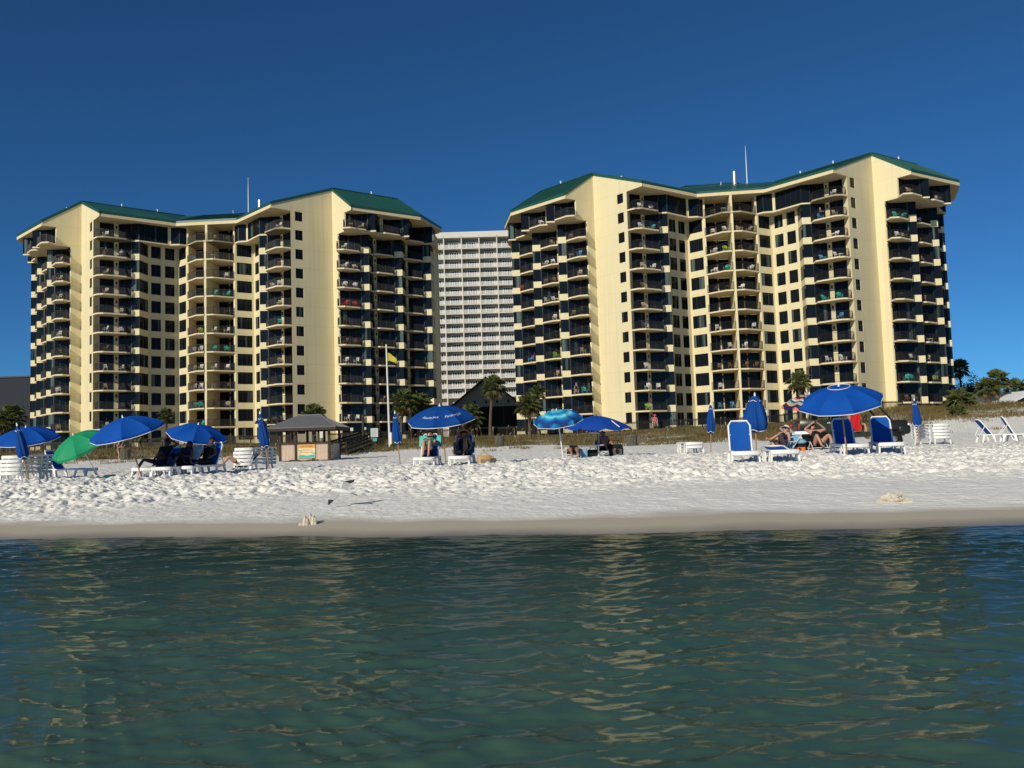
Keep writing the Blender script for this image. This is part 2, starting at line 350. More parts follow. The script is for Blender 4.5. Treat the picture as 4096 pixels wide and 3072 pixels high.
ys=[1.6]
while ys[-1]<14.2: ys.append(ys[-1]+.022+.0012*ys[-1])
struct(grid('water',np.array(ys),760,lambda y:.70*y+2.5,wave_h,M['water']))
g=MB(); g.quad((-3000,-3000,-.02),(3000,-3000,-.02),(3000,1.6,-.02),(-3000,1.6,-.02))
for sg in (-1,1):
    g.quad((sg*3.6,1.6,-.02),(sg*3000,1.6,-.02),(sg*3000,14.2,-.02),(sg*12.4,14.2,-.02))
struct(g.build('open_sea',M['water']))
# ------------------------------------------------------------------ condominium towers (one symmetrical plan, built twice)
FH=2.75
def F_(i): return FH*i
E=(14.45,-6.65); S2=(13.5,-7.35); S3=(12.55,-7.4); S4=(10.2,-5.35); SR=(10.15,-4.1)
D0=(14.1,-5.6); D1=(12.1,-4.05); Q1=(10.15,-4.1); Q2=(8.95,-4.1); W1=(8.95,-1.5); IC=(5.9,1.8); CL=(3.7,0.)
NN=(19.1,-1.75); O=(20.1,-2.8)
T1=(20.3,-4.4); T2=(21.45,-4.35); T3=(23.2,-2.65); T4=(23.25,-1.75); d0=(20.3,-2.7); d1=(21.4,-1.75); q1=(23.25,-1.75); q2=(24.45,-1.75); fk=(24.45,.95)
OFF=(4.1,4.0); PS=(1.4,-1.4)
OK_=lambda k: (7.75,8.15) if k==2 else (OFF[0]*k,OFF[1]*k)
U2=set()
def sh(p,k=0,s=(0,0)): o=OK_(k); return (p[0]+o[0]+s[0], p[1]+o[1]+s[1])
def wall(mb,p0,p1,z0,z1,holes=(),rev=.12,mi=0):
    """vertical wall p0->p1 (front on the right-hand side) with recessed openings (u0,u1,za,zb)"""
    dx,dy=p1[0]-p0[0],p1[1]-p0[1]; Ln=math.hypot(dx,dy); dx/=Ln; dy/=Ln; nx,ny=dy,-dx
    def P(u,z,d=0): return (p0[0]+dx*u-nx*d,p0[1]+dy*u-ny*d,z)
    us=sorted({0.,Ln,*[h[0] for h in holes],*[h[1] for h in holes]}); zs=sorted({z0,z1,*[h[2] for h in holes],*[h[3] for h in holes]})
    for a,b in zip(us,us[1:]):
        # merge vertically where there is no hole
        run=None
        for c,d in zip(zs,zs[1:]):
            hole=any(h[0]<=a+1e-6 and b<=h[1]+1e-6 and h[2]<=c+1e-6 and d<=h[3]+1e-6 for h in holes)
            if hole:
                if run: mb.quad(P(a,run[0]),P(b,run[0]),P(b,run[1]),P(a,run[1]),mi); run=None
            else: run=(run[0],d) if run else (c,d)
        if run: mb.quad(P(a,run[0]),P(b,run[0]),P(b,run[1]),P(a,run[1]),mi)
    for u0,u1,za,zb in holes:
        mb.quad(P(u0,za),P(u0,za,rev),P(u0,zb,rev),P(u0,zb),mi); mb.quad(P(u1,za),P(u1,zb),P(u1,zb,rev),P(u1,za,rev),mi)
        mb.quad(P(u0,za),P(u1,za),P(u1,za,rev),P(u0,za,rev),mi); mb.quad(P(u0,zb),P(u0,zb,rev),P(u1,zb,rev),P(u1,zb),mi)
def lerp(a,b,t): return (a[0]+(b[0]-a[0])*t,a[1]+(b[1]-a[1])*t)
def dist(a,b): return math.hypot(a[0]-b[0],a[1]-b[1])
def glz(p0,p1,z0,z1,n=2,rec=.08,fr=.06):
    """window unit on p0->p1: (frame MB, pane MB)"""
    dx,dy=p1[0]-p0[0],p1[1]-p0[1]; Ln=math.hypot(dx,dy); dx/=Ln; dy/=Ln; nx,ny=dy,-dx
    def P(u,z,d): return (p0[0]+dx*u-nx*d,p0[1]+dy*u-ny*d,z)
    f=MB(); p=MB()
    def bx(u0,u1,za,zb,d0=rec-.03,d1=rec+.03):
        A=[P(u0,za,d0),P(u1,za,d0),P(u1,zb,d0),P(u0,zb,d0),P(u0,za,d1),P(u1,za,d1),P(u1,zb,d1),P(u0,zb,d1)]
        f.add(A,[(0,1,2,3),(7,6,5,4),(0,4,5,1),(2,6,7,3),(1,5,6,2),(3,7,4,0)])
    bx(0,Ln,z0,z0+fr); bx(0,Ln,z1-fr,z1)
    for k in range(n+1):
        u=Ln*k/n; w=fr if k in (0,n) else fr*.8
        bx(max(0,u-w/2) if 0<k<n else (0 if k==0 else Ln-fr), min(Ln,u+w/2) if 0<k<n else (fr if k==0 else Ln), z0+fr,z1-fr)
    p.quad(P(fr*.5,z0+.02,rec+.01),P(Ln-fr*.5,z0+.02,rec+.01),P(Ln-fr*.5,z1-.02,rec+.01),P(fr*.5,z1-.02,rec+.01))
    return f,p
def railing(path,h=1.07,inset=0.06):
    m=MB()
    for a,b in zip(path,path[1:]):
        L_=dist(a,b)
        if L_<.05: continue
        m.bar((*a,h),(*b,h),.05,.045); m.bar((*a,.12),(*b,.12),.04,.035)
        n=max(1,int(L_/.11))
        for k in range(n+1):
            q=lerp(a,b,k/n); w=.042 if k in (0,n) or k==n//2 and L_>1.8 else .021
            z0=.0 if w>.02 else .13
            m.bar((*q,z0),(*q,h),w,w)
    return m
root=thing('condominium_tower','cream condominium tower with green roof standing at the left, flag in front','building',(-44.55,127.55,2.5),R_(-3.87))
# --- solid walls (right half, then mirrored)
H=MB(); ZT=F_(11)-.2
winH=[(F_(i)+.72,F_(i)+2.52) for i in range(11)]
LW=dist(W1,IC); DW=[(LW*.10,LW*.42),(LW*.56,LW*.88)]
LI=dist(CL,IC)
wall(H,CL,IC,-1,ZT,[(LI*.10,LI*.90,a,b) for a,b in winH])
wall(H,IC,W1,-1,ZT,[(LW-u1,LW-u0,a,b) for a,b in winH for u0,u1 in DW])
LF=dist(E,NN); fz=[(F_(i)+1.17,F_(i)+2.6) for i in range(12)]
wall(H,E,NN,-1,F_(11)+2.5,[(LF-6.05,LF-4.85,a,b) for a,b in fz])
wall(H,NN,O,-1,F_(11)-.2)
wall(H,D0,E,-1,F_(11)+2.5)
wall(H,O,d0,-1,ZT)
def bands(p0,p1):
    for i in range(11): wall(H,p0,p1,F_(i)-.2,F_(i)+.72)
    wall(H,p0,p1,-1,-.2)
bands(W1,Q2); bands(Q2,Q1)
# bay soffit lids so that the parapet blocks read as solid
for i in range(11):
    H.poly([(*Q1,F_(i)+.72),(*Q2,F_(i)+.72),(*W1,F_(i)+.72),(Q1[0],W1[1],F_(i)+.72)])
    H.poly([(Q1[0],W1[1],F_(i)-.2),(*W1,F_(i)-.2),(*Q2,F_(i)-.2),(*Q1,F_(i)-.2)])
    H.quad((*Q1,F_(i)-.2),(Q1[0],Q1[1]+.25,F_(i)-.2),(Q1[0],Q1[1]+.25,F_(i)+.72),(*Q1,F_(i)+.72))
# pier beside the inner door and piers of the outer units
PI=.62
def doorwall(a,b,z0,z1,pier_at_start):
    """pier of wall between a and b beside a door; returns door ends"""
    L_=dist(a,b); t=PI/L_
    if pier_at_start: wall(H,a,lerp(a,b,t),z0,z1); return lerp(a,b,t),b
    wall(H,lerp(a,b,1-t),b,z0,z1); return a,lerp(a,b,1-t)
ida,idb=doorwall(D1,D0,-1,F_(11)+2.5,True)       # inner door lies between pier and return
for k in range(3):
    for i in range(11):
        wall(H,sh(q1,k),sh(q2,k),F_(i)-.2,F_(i)+.72); wall(H,sh(q2,k),sh(fk,k),F_(i)-.2,F_(i)+.72)
        A,B,C=sh(q1,k),sh(q2,k),sh(fk,k)
        H.poly([(*A,F_(i)+.72),(A[0],C[1],F_(i)+.72),(*C,F_(i)+.72),(*B,F_(i)+.72)]); H.poly([(*A,F_(i)-.2),(*B,F_(i)-.2),(*C,F_(i)-.2),(A[0],C[1],F_(i)-.2)])
        H.quad((*A,F_(i)-.2),(A[0],A[1]+.25,F_(i)-.2),(A[0],A[1]+.25,F_(i)+.72),(*A,F_(i)+.72))
    if k>0:
        wall(H,sh(fk,k-1),lerp(sh(fk,k-1),sh(d1,k),PI/dist(sh(fk,k-1),sh(d1,k))),-1,ZT)
        s0=sh(fk,k-1,PS if k<2 else (.4,-.4)); wall(H,s0,lerp(s0,sh(d1,k,PS if k<2 else (.4,-.4)),.36),F_(11),F_(11)+2.5)
wall(H,sh(fk,2),(32.3,14.),-1,F_(11)+2.5); wall(H,(32.3,14.),(24.,19.),-1,F_(11)+2.5); wall(H,(24.,19.),(0,17.),-1,F_(11)+2.5)
# gable walls above the end facets (fold at the notch), running out under the eaves
zs=F_(11)+2.5; IE=(12.35,-8.8); OE=(22.9,-5.6); zf=zs+.45; zr=36.95
H.poly([(*E,zs),(*NN,zs),(*NN,zr),(*IE,zf),(*IE,zs)])
PO=sh(O,0,PS)
H.poly([(*NN,F_(11)-.2),(*PO,F_(11)-.2),(*PO,zs),(*OE,zs),(*OE,zf),(*NN,zr)])
wall(H,PO,sh(d0,0,PS),F_(11),zs)
# penthouse walls on the inner side
p1_,p2_,p3_=(9.0,-4.1),(5.9,-.8),(4.5,-.7)
wall(H,lerp(p2_,p1_,.0),lerp(p2_,p1_,.07),F_(11),zs); 
wall(H,lerp(p3_,p2_,.92),p2_,F_(11),zs)
W=MB(); W.join(H); W.join(H.mirror())
# centre bay: party wall, side walls, back wall, core
for i in range(12):
    z=F_(i); 
for sx in (-1,1):
    a,b=((CL[0]*sx,CL[1]),(3.3*sx,2.6)); W.prism([(3.7*sx,0),(3.45*sx,0),(3.45*sx,2.9),(3.7*sx,2.9)][::sx],-1,zs)
W.prism([(-.17,-2.05),(.17,-2.05),(.17,2.9),(-.17,2.9)],-1,ZT)
W.prism([(-.17,-1.6),(.17,-1.6),(.17,2.9),(-.17,2.9)],F_(11),zs)
for sx in (-1,1):   # pier between the two openings in the back of each loggia
    W.prism([(1.70*sx,2.6),(1.86*sx,2.6),(1.86*sx,2.9),(1.70*sx,2.9)][::sx],-1,zs)
W.poly([(3.45,2.95,-1),(-3.45,2.95,-1),(-3.45,2.95,zs),(3.45,2.95,zs)],0)
W.build('wall',M['stucco'],root)
# --- storey slabs of the penthouse and the eaves soffit
pent=[(0,-2.2),(1.3,-2.2),CL,p3_,p2_,p1_,Q1,SR,S4,S3,S2,(14.38,-6.5),(19.1,-1.55),(21.42,-4.05),sh(T1,0,PS),sh(T2,0,PS),sh(T3,0,PS),sh(T4,0,PS),sh(q2,0,PS)]
PSk=lambda k: PS if k<2 else (.4,-.4)
for k in (1,2): pent+=[sh((20.3,-4.4),k,PSk(k)),sh(T2,k,PSk(k)),sh(T3,k,PSk(k)),sh(T4,k,PSk(k)),sh(q2,k,PSk(k))]
pent+=[(33.05,9.),(32.3,14.),(24,19),(0,17)]
full=pent+[(-x,y) for x,y in reversed(pent[1:-1])]
g=MB(); g.prism(full,F_(11)-.2,F_(11)); g.build('penthouse_slab',M['slab'],root)
VV=(4.6,-1.55); OC=(31.6,1.8); OB=(33.6,9.5)
eave=[(0,-1.6),VV,(12.30,-8.66),(19.1,-1.55),(22.93,-5.42),OC,OB,(24.5,20),(0,18)]
efull=eave+[(-x,y) for x,y in reversed(eave[1:-1])]
g=MB(); g.prism(efull,zs,zf); g.build('fascia',M['fascia'],root)
# --- roof: standing-seam metal
RI=(8.,8.8); HP=(27.4,5.4); zt=37.2; ze=zf+.32
def roofslab(mb,pts,th=.3):
    n=len(pts); P=[(p[0],p[1],p[2]-th) for p in pts]+list(pts)
    mb.add(P,[(i,(i+1)%n,n+(i+1)%n,n+i) for i in range(n)]+[tuple(reversed(range(n))),tuple(range(n,2*n))])
def seams(mb,a0,a1,b0,b1,step=.62,lim=None):
    """ribs between line a (top) and line b (eave)"""
    a0,a1,b0,b1=map(Vector,(a0,a1,b0,b1)); n=max(2,int((b1-b0).length/step))
    for k in range(n+1):
        t=k/n; p=a0.lerp(a1,t); q=b0.lerp(b1,t); up=Vector((0,0,.035)); mb.bar(p+up,q+up,.045,.07)
g=MB(); h=MB()
def V3(p,z): return (p[0],p[1],z)
nA=V3(NN,zt)
dI=Vector((-(.7),.7)); LE=dist(IE,VV)
hI=V3((NN[0]-.705*LE,NN[1]+.705*LE),zt)
roofslab(h,[nA,V3(RI,zt),V3(VV,ze),V3(IE,ze)]); seams(h,nA,hI,V3(IE,ze),V3(VV,ze))
roofslab(h,[nA,V3(OE,ze),V3(OC,ze),V3(HP,zt)]); seams(h,nA,V3(HP,zt),V3(OE,ze),V3(OC,ze))
roofslab(h,[V3(HP,zt),V3(OC,ze),V3(OB,ze)]); 
roofslab(h,[nA,V3(HP,zt),V3(OB,ze),V3((24.5,20),ze),V3(RI,zt)])
roofslab(h,[V3(RI,zt),V3((24.5,20),ze),V3((0,18),ze),V3((0,8.8),zt)])
for a,b in ((nA,V3(RI,zt)),(nA,V3(HP,zt)),(V3(HP,zt),V3(OC,ze))): h.bar(Vector(a)+Vector((0,0,.05)),Vector(b)+Vector((0,0,.05)),.28,.08)
for a,b in ((nA,V3(IE,ze)),(nA,V3(OE,ze))): h.bar(Vector(a)+Vector((0,-.06,-.17)),Vector(b)+Vector((0,-.06,-.17)),.10,.36)
g.join(h); g.join(h.mirror())
roofslab(g,[V3((0,8.8),zt),V3(RI,zt),V3(VV,ze),V3((-VV[0],VV[1]),ze),V3((-RI[0],RI[1]),zt)])
seams(g,V3((-VV[0],8.8),zt),V3((VV[0],8.8),zt),V3((-VV[0],VV[1]),ze),V3(VV,ze))
g.build('roof',M['roof'],root)
# --- windows
def add_win(name,p0,p1,z0,z1,n,floors,rec=.08):
    f,p=glz(p0,p1,z0,z1,n,rec)
    for mir in (0,1):
        fm=(f.mirror() if mir else f).mesh(name,M['bronze']); pm=(p.mirror() if mir else p).mesh('pane',M['glass'])
        for i in floors:
            o=link(name,fm,root,(0,0,F_(i))); link('pane',pm,o)
ff=range(11)
add_win('window',lerp(CL,IC,.10),lerp(CL,IC,.90),.72,2.52,3,ff)
for u0,u1 in DW: add_win('window',lerp(W1,IC,u1/LW),lerp(W1,IC,u0/LW),.72,2.52,2,ff)
add_win('window',lerp(E,NN,1-6.05/LF),lerp(E,NN,1-4.85/LF),1.17,2.6,2,range(12))
def add_bay(flank,front,floors,offs):
    fa,pa=glz(flank[0],flank[1],.72,2.55,3,.03); fb,pb=glz(front[0],front[1],.72,2.55,1,.03)
    fa.join(fb); 
    for mir in (0,1):
        fm=(fa.mirror() if mir else fa).mesh('bay_window',M['bronze']); am=(pa.mirror() if mir else pa).mesh('pane',M['glass']); bm=(pb.mirror() if mir else pb).mesh('pane',M['glass'])
        for ox,oy in offs:
            for i in floors:
                o=link('bay_window',fm,root,(-ox if mir else ox,oy,F_(i))); U2.add(o.name) if ox>7 and not mir else None; link('pane',am,o); link('pane',bm,o)
add_bay((W1,Q2),(Q2,Q1),ff,[(0,0)])
add_bay((q2,fk),(q1,q2),ff,[OK_(k) for k in range(3)])
# penthouse glazing
for nm,a,b,n in (('penthouse_window',lerp(p2_,p1_,.07),p1_,5),('penthouse_window',p3_,lerp(p3_,p2_,.92),1),('penthouse_window',CL,p3_,1),('penthouse_window',p1_,Q1,1)):
    f,p=glz(a,b,.02,2.48,n,.06)
    for mir in (0,1):
        o=(f.mirror() if mir else f).build('penthouse_window',M['bronze'],root,(0,0,F_(11))); (p.mirror() if mir else p).build('pane',M['glass'],o)
for k in range(3):
    f,p=glz(sh(q2,k,PSk(k)),sh(fk,k,PSk(k)),.02,2.48,2,.03); f2,p2=glz(sh(q1,k,PSk(k)),sh(q2,k,PSk(k)),.02,2.48,1,.03); f.join(f2); p.join(p2)
    for mir in (0,1):
        o=(f.mirror() if mir else f).build('penthouse_window',M['bronze'],root,(0,0,F_(11))); (p.mirror() if mir else p).build('pane',M['glass'],o)
# --- balconies
def add_balcony(slab,rail,doors,lamp,floors,offs,name='balcony',shift11=None,lampn=(0,-1)):
    sm=MB(); sm.prism(slab,-.2,0)
    if shift11 is None and 0: pass
    rm=railing(rail); dms=[(glz(a,b,.02,2.5,n,.05),nm) for a,b,n,nm in doors]
    lm=MB(); lm.box((lamp[0]+lampn[0]*.07,lamp[1]+lampn[1]*.07,1.95),(.16,.16,.34)); lm.box((lamp[0]+lampn[0]*.07,lamp[1]+lampn[1]*.07,2.16),(.2,.2,.08))
    for mir in (0,1):
        X=lambda q:(q.mirror() if mir else q)
        sme=X(sm).mesh(name,M['slab']); rme=X(rm).mesh('railing',M['rail']); lme=X(lm).mesh('wall_light',M['lamp'])
        dme=[(X(f).mesh(nm,M['bronze']),X(p).mesh('pane',M['doorglass']),nm) for (f,p),nm in dms]
        # frame and glass of a door in one mesh with two materials
        dj=[]
        for (f,p),nm in dms:
            j=MB(); j.join(f); k0=len(j.f); j.join(p); j.m=[0]*k0+[1]*(len(j.f)-k0); dj.append((X(j).mesh(nm,[M['bronze'],M['doorglass']]),nm))
        for ox,oy in offs:
            for i in floors:
                o=link(name,sme,root,(-ox if mir else ox,oy,F_(i))); U2.add(o.name) if ox>7 and not mir else None
                link('railing',rme,o); link('wall_light',lme,o)
                for me,nm in dj: link(nm,me,o)
ins=lambda p,c,t=.05: lerp(p,c,t)
cin=(12.3,-5.6)
inner=[E,S2,S3,S4,SR,D1,D0]
inner=[D0,D1,SR,S4,S3,S2,E]
def ccw(p):
    a=sum(p[i][0]*p[(i+1)%len(p)][1]-p[(i+1)%len(p)][0]*p[i][1] for i in range(len(p))); return p if a>0 else p[::-1]
add_balcony(ccw(inner),[ins(E,cin,.12),ins(S2,cin),ins(S3,cin),ins(S4,cin),(10.12,-4.2)],[(ida,idb,2,'sliding_door'),(Q1,D1,2,'glass_door')],lerp(D1,D0,.12),range(12),[(0,0)],lampn=(-.6,-.6))
co_=(21.9,-3.0)
o0=ccw([O,T1,T2,T3,T4,d1,d0])
ro=[ins(T1,co_,.1),ins(T1,co_,.05),ins(T2,co_),ins(T3,co_),(23.22,-1.85)]
add_balcony(o0,[(20.25,-3.0)]+ro[1:],[(d0,d1,1,'sliding_door'),(d1,q1,2,'glass_door')],(20.25,-2.72),range(11),[(0,0)],lampn=(.6,-.6))
fk_1=sh(fk,-1)
o1=ccw([fk_1,T1,T2,T3,T4,d1])
dst=lerp(fk_1,d1,PI/dist(fk_1,d1))
add_balcony(o1,[(20.36,-3.05)]+ro[1:],[(dst,d1,1,'sliding_door'),(d1,q1,2,'glass_door')],lerp(fk_1,dst,.5),range(11),[OFF,OK_(2)],lampn=(.6,-.6))
# penthouse outer balconies (slab already there): railings and doors
for k in range(3):
    rm=railing([sh(p,k,PSk(k)) for p in ([(20.25,-3.0)]+ro[1:])]); a=sh(d0,0,PS) if k==0 else lerp(sh(fk,k-1,PSk(k)),sh(d1,k,PSk(k)),.36)
    f,p=glz(a,sh(d1,k,PSk(k)),.02,2.48,1,.05); f2,p2=glz(sh(d1,k,PSk(k)),sh(q1,k,PSk(k)),.02,2.48,2,.05); f.join(f2); p.join(p2)
    for mir in (0,1):
        X=lambda q:(q.mirror() if mir else q)
        o=X(rm).build('penthouse_railing',M['rail'],root,(0,0,F_(11))); d=X(f).build('penthouse_door',M['bronze'],root,(0,0,F_(11))); X(p).build('pane',M['doorglass'],d)
# loggias of the centre bay
lg=[(.17,-2.2),(1.3,-2.2),(3.7,0.),(3.45,2.6),(.17,2.6)]
add_balcony(ccw(lg),[(.2,-2.12),(1.28,-2.12),(3.6,0.)],[((1.86,2.6),(3.44,2.6),2,'sliding_door'),((.18,2.6),(1.70,2.6),2,'glass_door')],(1.78,2.58),range(12),[(0,0)],name='loggia')
# roof furniture common to both towers: small vent pipes along the ridges
for p in ((15.,2.3),(11.2,6.1),(0.,8.8),(24.,2.6)):
    g=MB(); g.tube([(p[0],p[1],zt-.1),(p[0],p[1],zt+.42)],.09,8); g.tube([(p[0],p[1],zt+.42),(p[0],p[1],zt+.5)],.15,8)
    for mir in (0,1): (g.mirror() if mir else g).build('vent_pipe',M['white'],root)
tr=tree_of(root); n_before=set(o.name for o in bpy.data.objects)
root2=dup(root,(31.65,120.45,2.5),R_(-7.65),'cream condominium tower with green roof standing at the right, striped umbrella in front',tree=tr)
# the right tower's farthest right bay is narrower than its twin's
SQ=.62; X0=28.55
new=[o for o in bpy.data.objects if o.parent is root2]
for o,(src,gs) in zip(sorted(new,key=lambda o:o.name),sorted(tr,key=lambda t:t[0].name)): pass
for o in new:
    st=o.name.split('.')[0]
    if st in ('wall','penthouse_slab'):
        o.data=o.data.copy()
        for v in o.data.vertices:
            if v.co.x>X0 and v.co.y>2.3: v.co.x=X0+(v.co.x-X0)*SQ
    elif st in ('balcony','bay_window') and abs(o.location.x-OK_(2)[0])<.01:
        o.scale.x=SQ; o.location.x=SQ*o.location.x+X0*(1-SQ)
    elif st in ('penthouse_window','penthouse_railing','penthouse_door') and min(v.co.x for v in o.data.vertices)>26.5 and min(v.co.y for v in o.data.vertices)>2.:
        o.scale.x=SQ; o.location.x=X0*(1-SQ)
for r in (root,root2): r['group']='twin cream condominium towers'
def mech(rt,x0,x1,y0,cx,ax):
    """raised roof of the lift house with chimney and lightning mast"""
    g=MB(); z0=zt-1.; z1=zt+.55
    g.prism([(x0+.5,y0+.5),(x1-.5,y0+.5),(x1-.5,y0+6),(x0+.5,y0+6)],z0,z1); g.build('lift_house',M['stucco'],rt)
    g=MB(); a=(x0,y0,z1); b=(x1,y0,z1); c=(x1-1.2,y0+3,z1+1.15); d=(x0+1.2,y0+3,z1+1.15); e=(x1,y0+6.5,z1); f=(x0,y0+6.5,z1)
    roofslab(g,[a,b,c,d],.18); roofslab(g,[b,e,c],.18); roofslab(g,[e,f,d,c],.18); roofslab(g,[f,a,d],.18); seams(g,d,c,a,b,.6)
    g.build('lift_house_roof',M['roof'],rt)
    g=MB(); g.tube([(cx,y0-.6,zt-1.),(cx,y0-.6,zt+2.3)],.36,14); g.build('chimney',M['steel'],rt)
    g=MB(); g.tube([(ax,y0-.9,zt-1),(ax,y0-.9,zt+3.5),(ax,y0-.9,zt+6.1)],[.09,.06,.02],8); g.build('mast',M['white'],rt)
mech(root,2.0,7.,10.5,4.0,2.2)
mech(root2,-6.,3.2,10.5,2.2,4.0)
# ------------------------------------------------------------------ white hotel far behind
HY=268.
def hX(px): return at(px,1500,HY).x
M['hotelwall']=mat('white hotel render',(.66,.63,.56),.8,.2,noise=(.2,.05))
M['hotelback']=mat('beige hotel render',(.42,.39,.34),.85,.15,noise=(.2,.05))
M['hotelglass']=glass_mat('hotel glass',(.01,.013,.018),(.30,.29,.27),.22)
hz0=at(2053,922,HY).z; bayW=5.58; hx0=hX(1788)-2*bayW
h=thing('hotel','tall white hotel with a balcony grid standing between the cream towers','building',(hx0,HY,2.4))
zt_=hz0-2.4; tops=[zt_-1.85-3.25,zt_-1.85-6.45]
while tops[-1]>3.5: tops.append(tops[-1]-2.92)
nb=10
g=MB(); g.box((nb*bayW/2,1.2,zt_-.92),(nb*bayW+.5,3.2,1.85)); g.box((nb*bayW/2,12,zt_/2-.6),(nb*bayW+8,20,zt_-1.2))
for k in range(nb+1): g.box((k*bayW,.95,zt_/2-.3),(.32,2.1,zt_-1.3))
g.build('wall',[M['hotelwall']],h)
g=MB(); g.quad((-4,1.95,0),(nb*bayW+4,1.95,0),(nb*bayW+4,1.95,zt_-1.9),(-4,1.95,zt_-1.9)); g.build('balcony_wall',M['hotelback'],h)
sl_=MB(); sl_.box((bayW/2,.93,-.14),(bayW-.33,2.0,.28))
rl=MB()
for zz in (1.08,.14): rl.bar((.2,.02,zz),(bayW-.2,.02,zz),.05,.06)
for k in range(37): x=.2+(bayW-.4)*k/36; rl.box((x,.02,.6),(.075 if k%9 else .11,.04,1.0))
f,p=glz((1.55,1.9),(4.55,1.9),.03,2.25,4,-.03,.16); 
dj=MB(); dj.join(f); k0=len(dj.f); dj.join(p); dj.m=[0]*k0+[1]*(len(dj.f)-k0)
tz=MB(); tz.box((2.3,1.86,2.62),(1.4,.1,.12)); tz.box((3.85,1.86,2.62),(1.4,.1,.12))
sm=sl_.mesh('balcony',M['hotelwall']); rm=rl.mesh('railing',M['white']); dm=dj.mesh('french_door',[M['white'],M['hotelglass']]); tm=tz.mesh('transom_vent',M['bronze'])
for i,z in enumerate(tops[:17]):
    for k in range(1,7):
        if z<1: continue
        o=link('balcony',sm,h,(k*bayW,0,z)); link('railing',rm,o); link('french_door',dm,o)
        if i<2: link('transom_vent',tm,o)
g=MB()
for k in (2,3,4,5): g.box((k*bayW,-.42,zt_-1.45),(.28,.1,.14))
g.build('scupper',M['bronze'],h)
# ------------------------------------------------------------------ gabled pool pavilion in the towers' shade
M['pav']=mat('pavilion stucco',(.40,.37,.30),.85,.15,noise=(.5,.06)); M['darkroof']=mat('dark shingle roof',(.022,.03,.03),.8,.2,noise=(3,.2)); M['darkvoid']=mat('dark brown boarding',(.02,.018,.015),.8,.2,noise=(2,.2,(1,1,8)))  # darkvoid: near-black colour stands for the shade in the pavilion's opening
PYv=162.; a=at(1943,1512,PYv); b=at(1818,1618,PYv); c=at(2080,1577,PYv)
hw=(a.x-b.x)+1.; sl=(a.z-b.z)/(a.x-b.x)
pv=thing('pool_pavilion','low gabled pavilion with dark roof in shade between the cream towers','building',(a.x,PYv,2.4))
apz=a.z-2.4; ez=apz-sl*hw*1.15
g=MB(); g.poly([(-hw,0,0),(hw,0,0),(hw,0,apz-sl*hw),(0,0,apz-.15),(-hw,0,apz-sl*hw)]); 
g.prism([(-hw,.1),(hw,.1),(hw,16),(-hw,16)],0,apz-sl*hw-.3)
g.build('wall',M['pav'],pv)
g=MB()
for sx in (-1,1): roofslab(g,[(0,-1.4,apz+.2),(0,17,apz+.2),(sx*hw*1.2,17,apz+.2-sl*hw*1.2),(sx*hw*1.2,-1.4,apz+.2-sl*hw*1.2)],.35)
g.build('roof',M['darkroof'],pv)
oz=at(2000,1625,PYv).z-2.4
g=MB(); g.box((.5,-.08,oz/2),(hw*1.9,.1,oz)); g.build('boarded_front',M['darkvoid'],pv)  # flat dark sheet painted as the shaded inside of the open front
g=MB(); g.box((.5,-.3,.35*oz),(hw*1.95,.35,.25)); g.build('counter_ledge',M['pav'],pv)
for k in range(4):
    g=MB(); x=-2.2+k*2.1; g.lathe([(.05,0),(.16,.05),(.16,.5),(.05,.6)],(x,-.15,oz+.6),10); g.build('wall_light',M['lamp'],pv)
for x in (-hw*.8,-hw*.2,hw*.45,hw*.95): g=MB(); g.box((x,-.22,oz/2),(.22,.22,oz)); g.build('post',M['bronze'],pv)
# ------------------------------------------------------------------ dark slate building at the far left, and things at the far right
M['slate']=mat('slate blue cladding',(.018,.024,.036),.7,.25,noise=(.3,.1))
LY=175.; z1=at(60,1505,LY).z-2.4; xr=at(138,1505,LY).x; xt=at(108,1440,LY)
db=thing('office_block','dark slate flat-roofed block behind the palms at the left edge','building',(xr-26,LY,2.4))
g=MB(); g.box((12,10,z1/2),(28,20,z1)); g.box((24.7,8,z1+.55),(2.6,8,1.1)); g.build('wall',M['slate'],db)
g=MB(); g.box((12,-.05,z1-.12),(28.2,.3,.3)); g.build('roof_coping',M['bronze'],db)
g=MB(); 
for k in range(7): g.box((24.+k*.35,4.2,z1+2.2),(.06,.06,2.4))
for zz in (z1+1.6,z1+2.6,z1+3.4): g.box((25.05,4.2,zz),(2.2,.05,.06))
g.build('rooftop_screen',M['white'],db)
g=MB(); g.tube([(23.9,4,z1),(23.9,4,z1+5.)],.06,6); g.build('antenna',M['steel'],db)
M['taupe']=mat('grey-brown shed wall',(.10,.095,.085),.85,.15,noise=(.6,.1))
p0=at(3858,1580,128.); p1=at(3945,1580,128.)
sh_=thing('utility_shed','grey-brown flat shed behind the palmetto beside the right tower','shed',((p0.x+p1.x)/2,128,2.3))
zt2=at(3900,1574,128.).z-2.3
g=MB(); g.box((0,3,zt2/2),(p1.x-p0.x+2,6,zt2)); g.build('wall',M['taupe'],sh_)
g=MB(); g.box((0,3,zt2+.06),(p1.x-p0.x+2.3,6.3,.14)); g.build('roof',M['darkroof'],sh_)
M['tent']=mat('white tent canvas',(.80,.80,.80),.6,.2)
TY=100.; q0=at(4005,1622,TY); q1=at(4130,1560,TY)
tn=thing('white_tent','white sloping tent roof on the dune at the right edge','tent',(q1.x,TY,2.5))
zz=q1.z-2.5; dx=q0.x-q1.x; z0=q0.z-2.5
g=MB(); roofslab(g,[(dx,-1,z0),(0,-1,zz),(0,7,zz),(dx,7,z0)][::-1],.12); roofslab(g,[(-dx,-1,z0),(-dx,7,z0),(0,7,zz),(0,-1,zz)][::-1],.12); g.build('roof',M['tent'],tn)
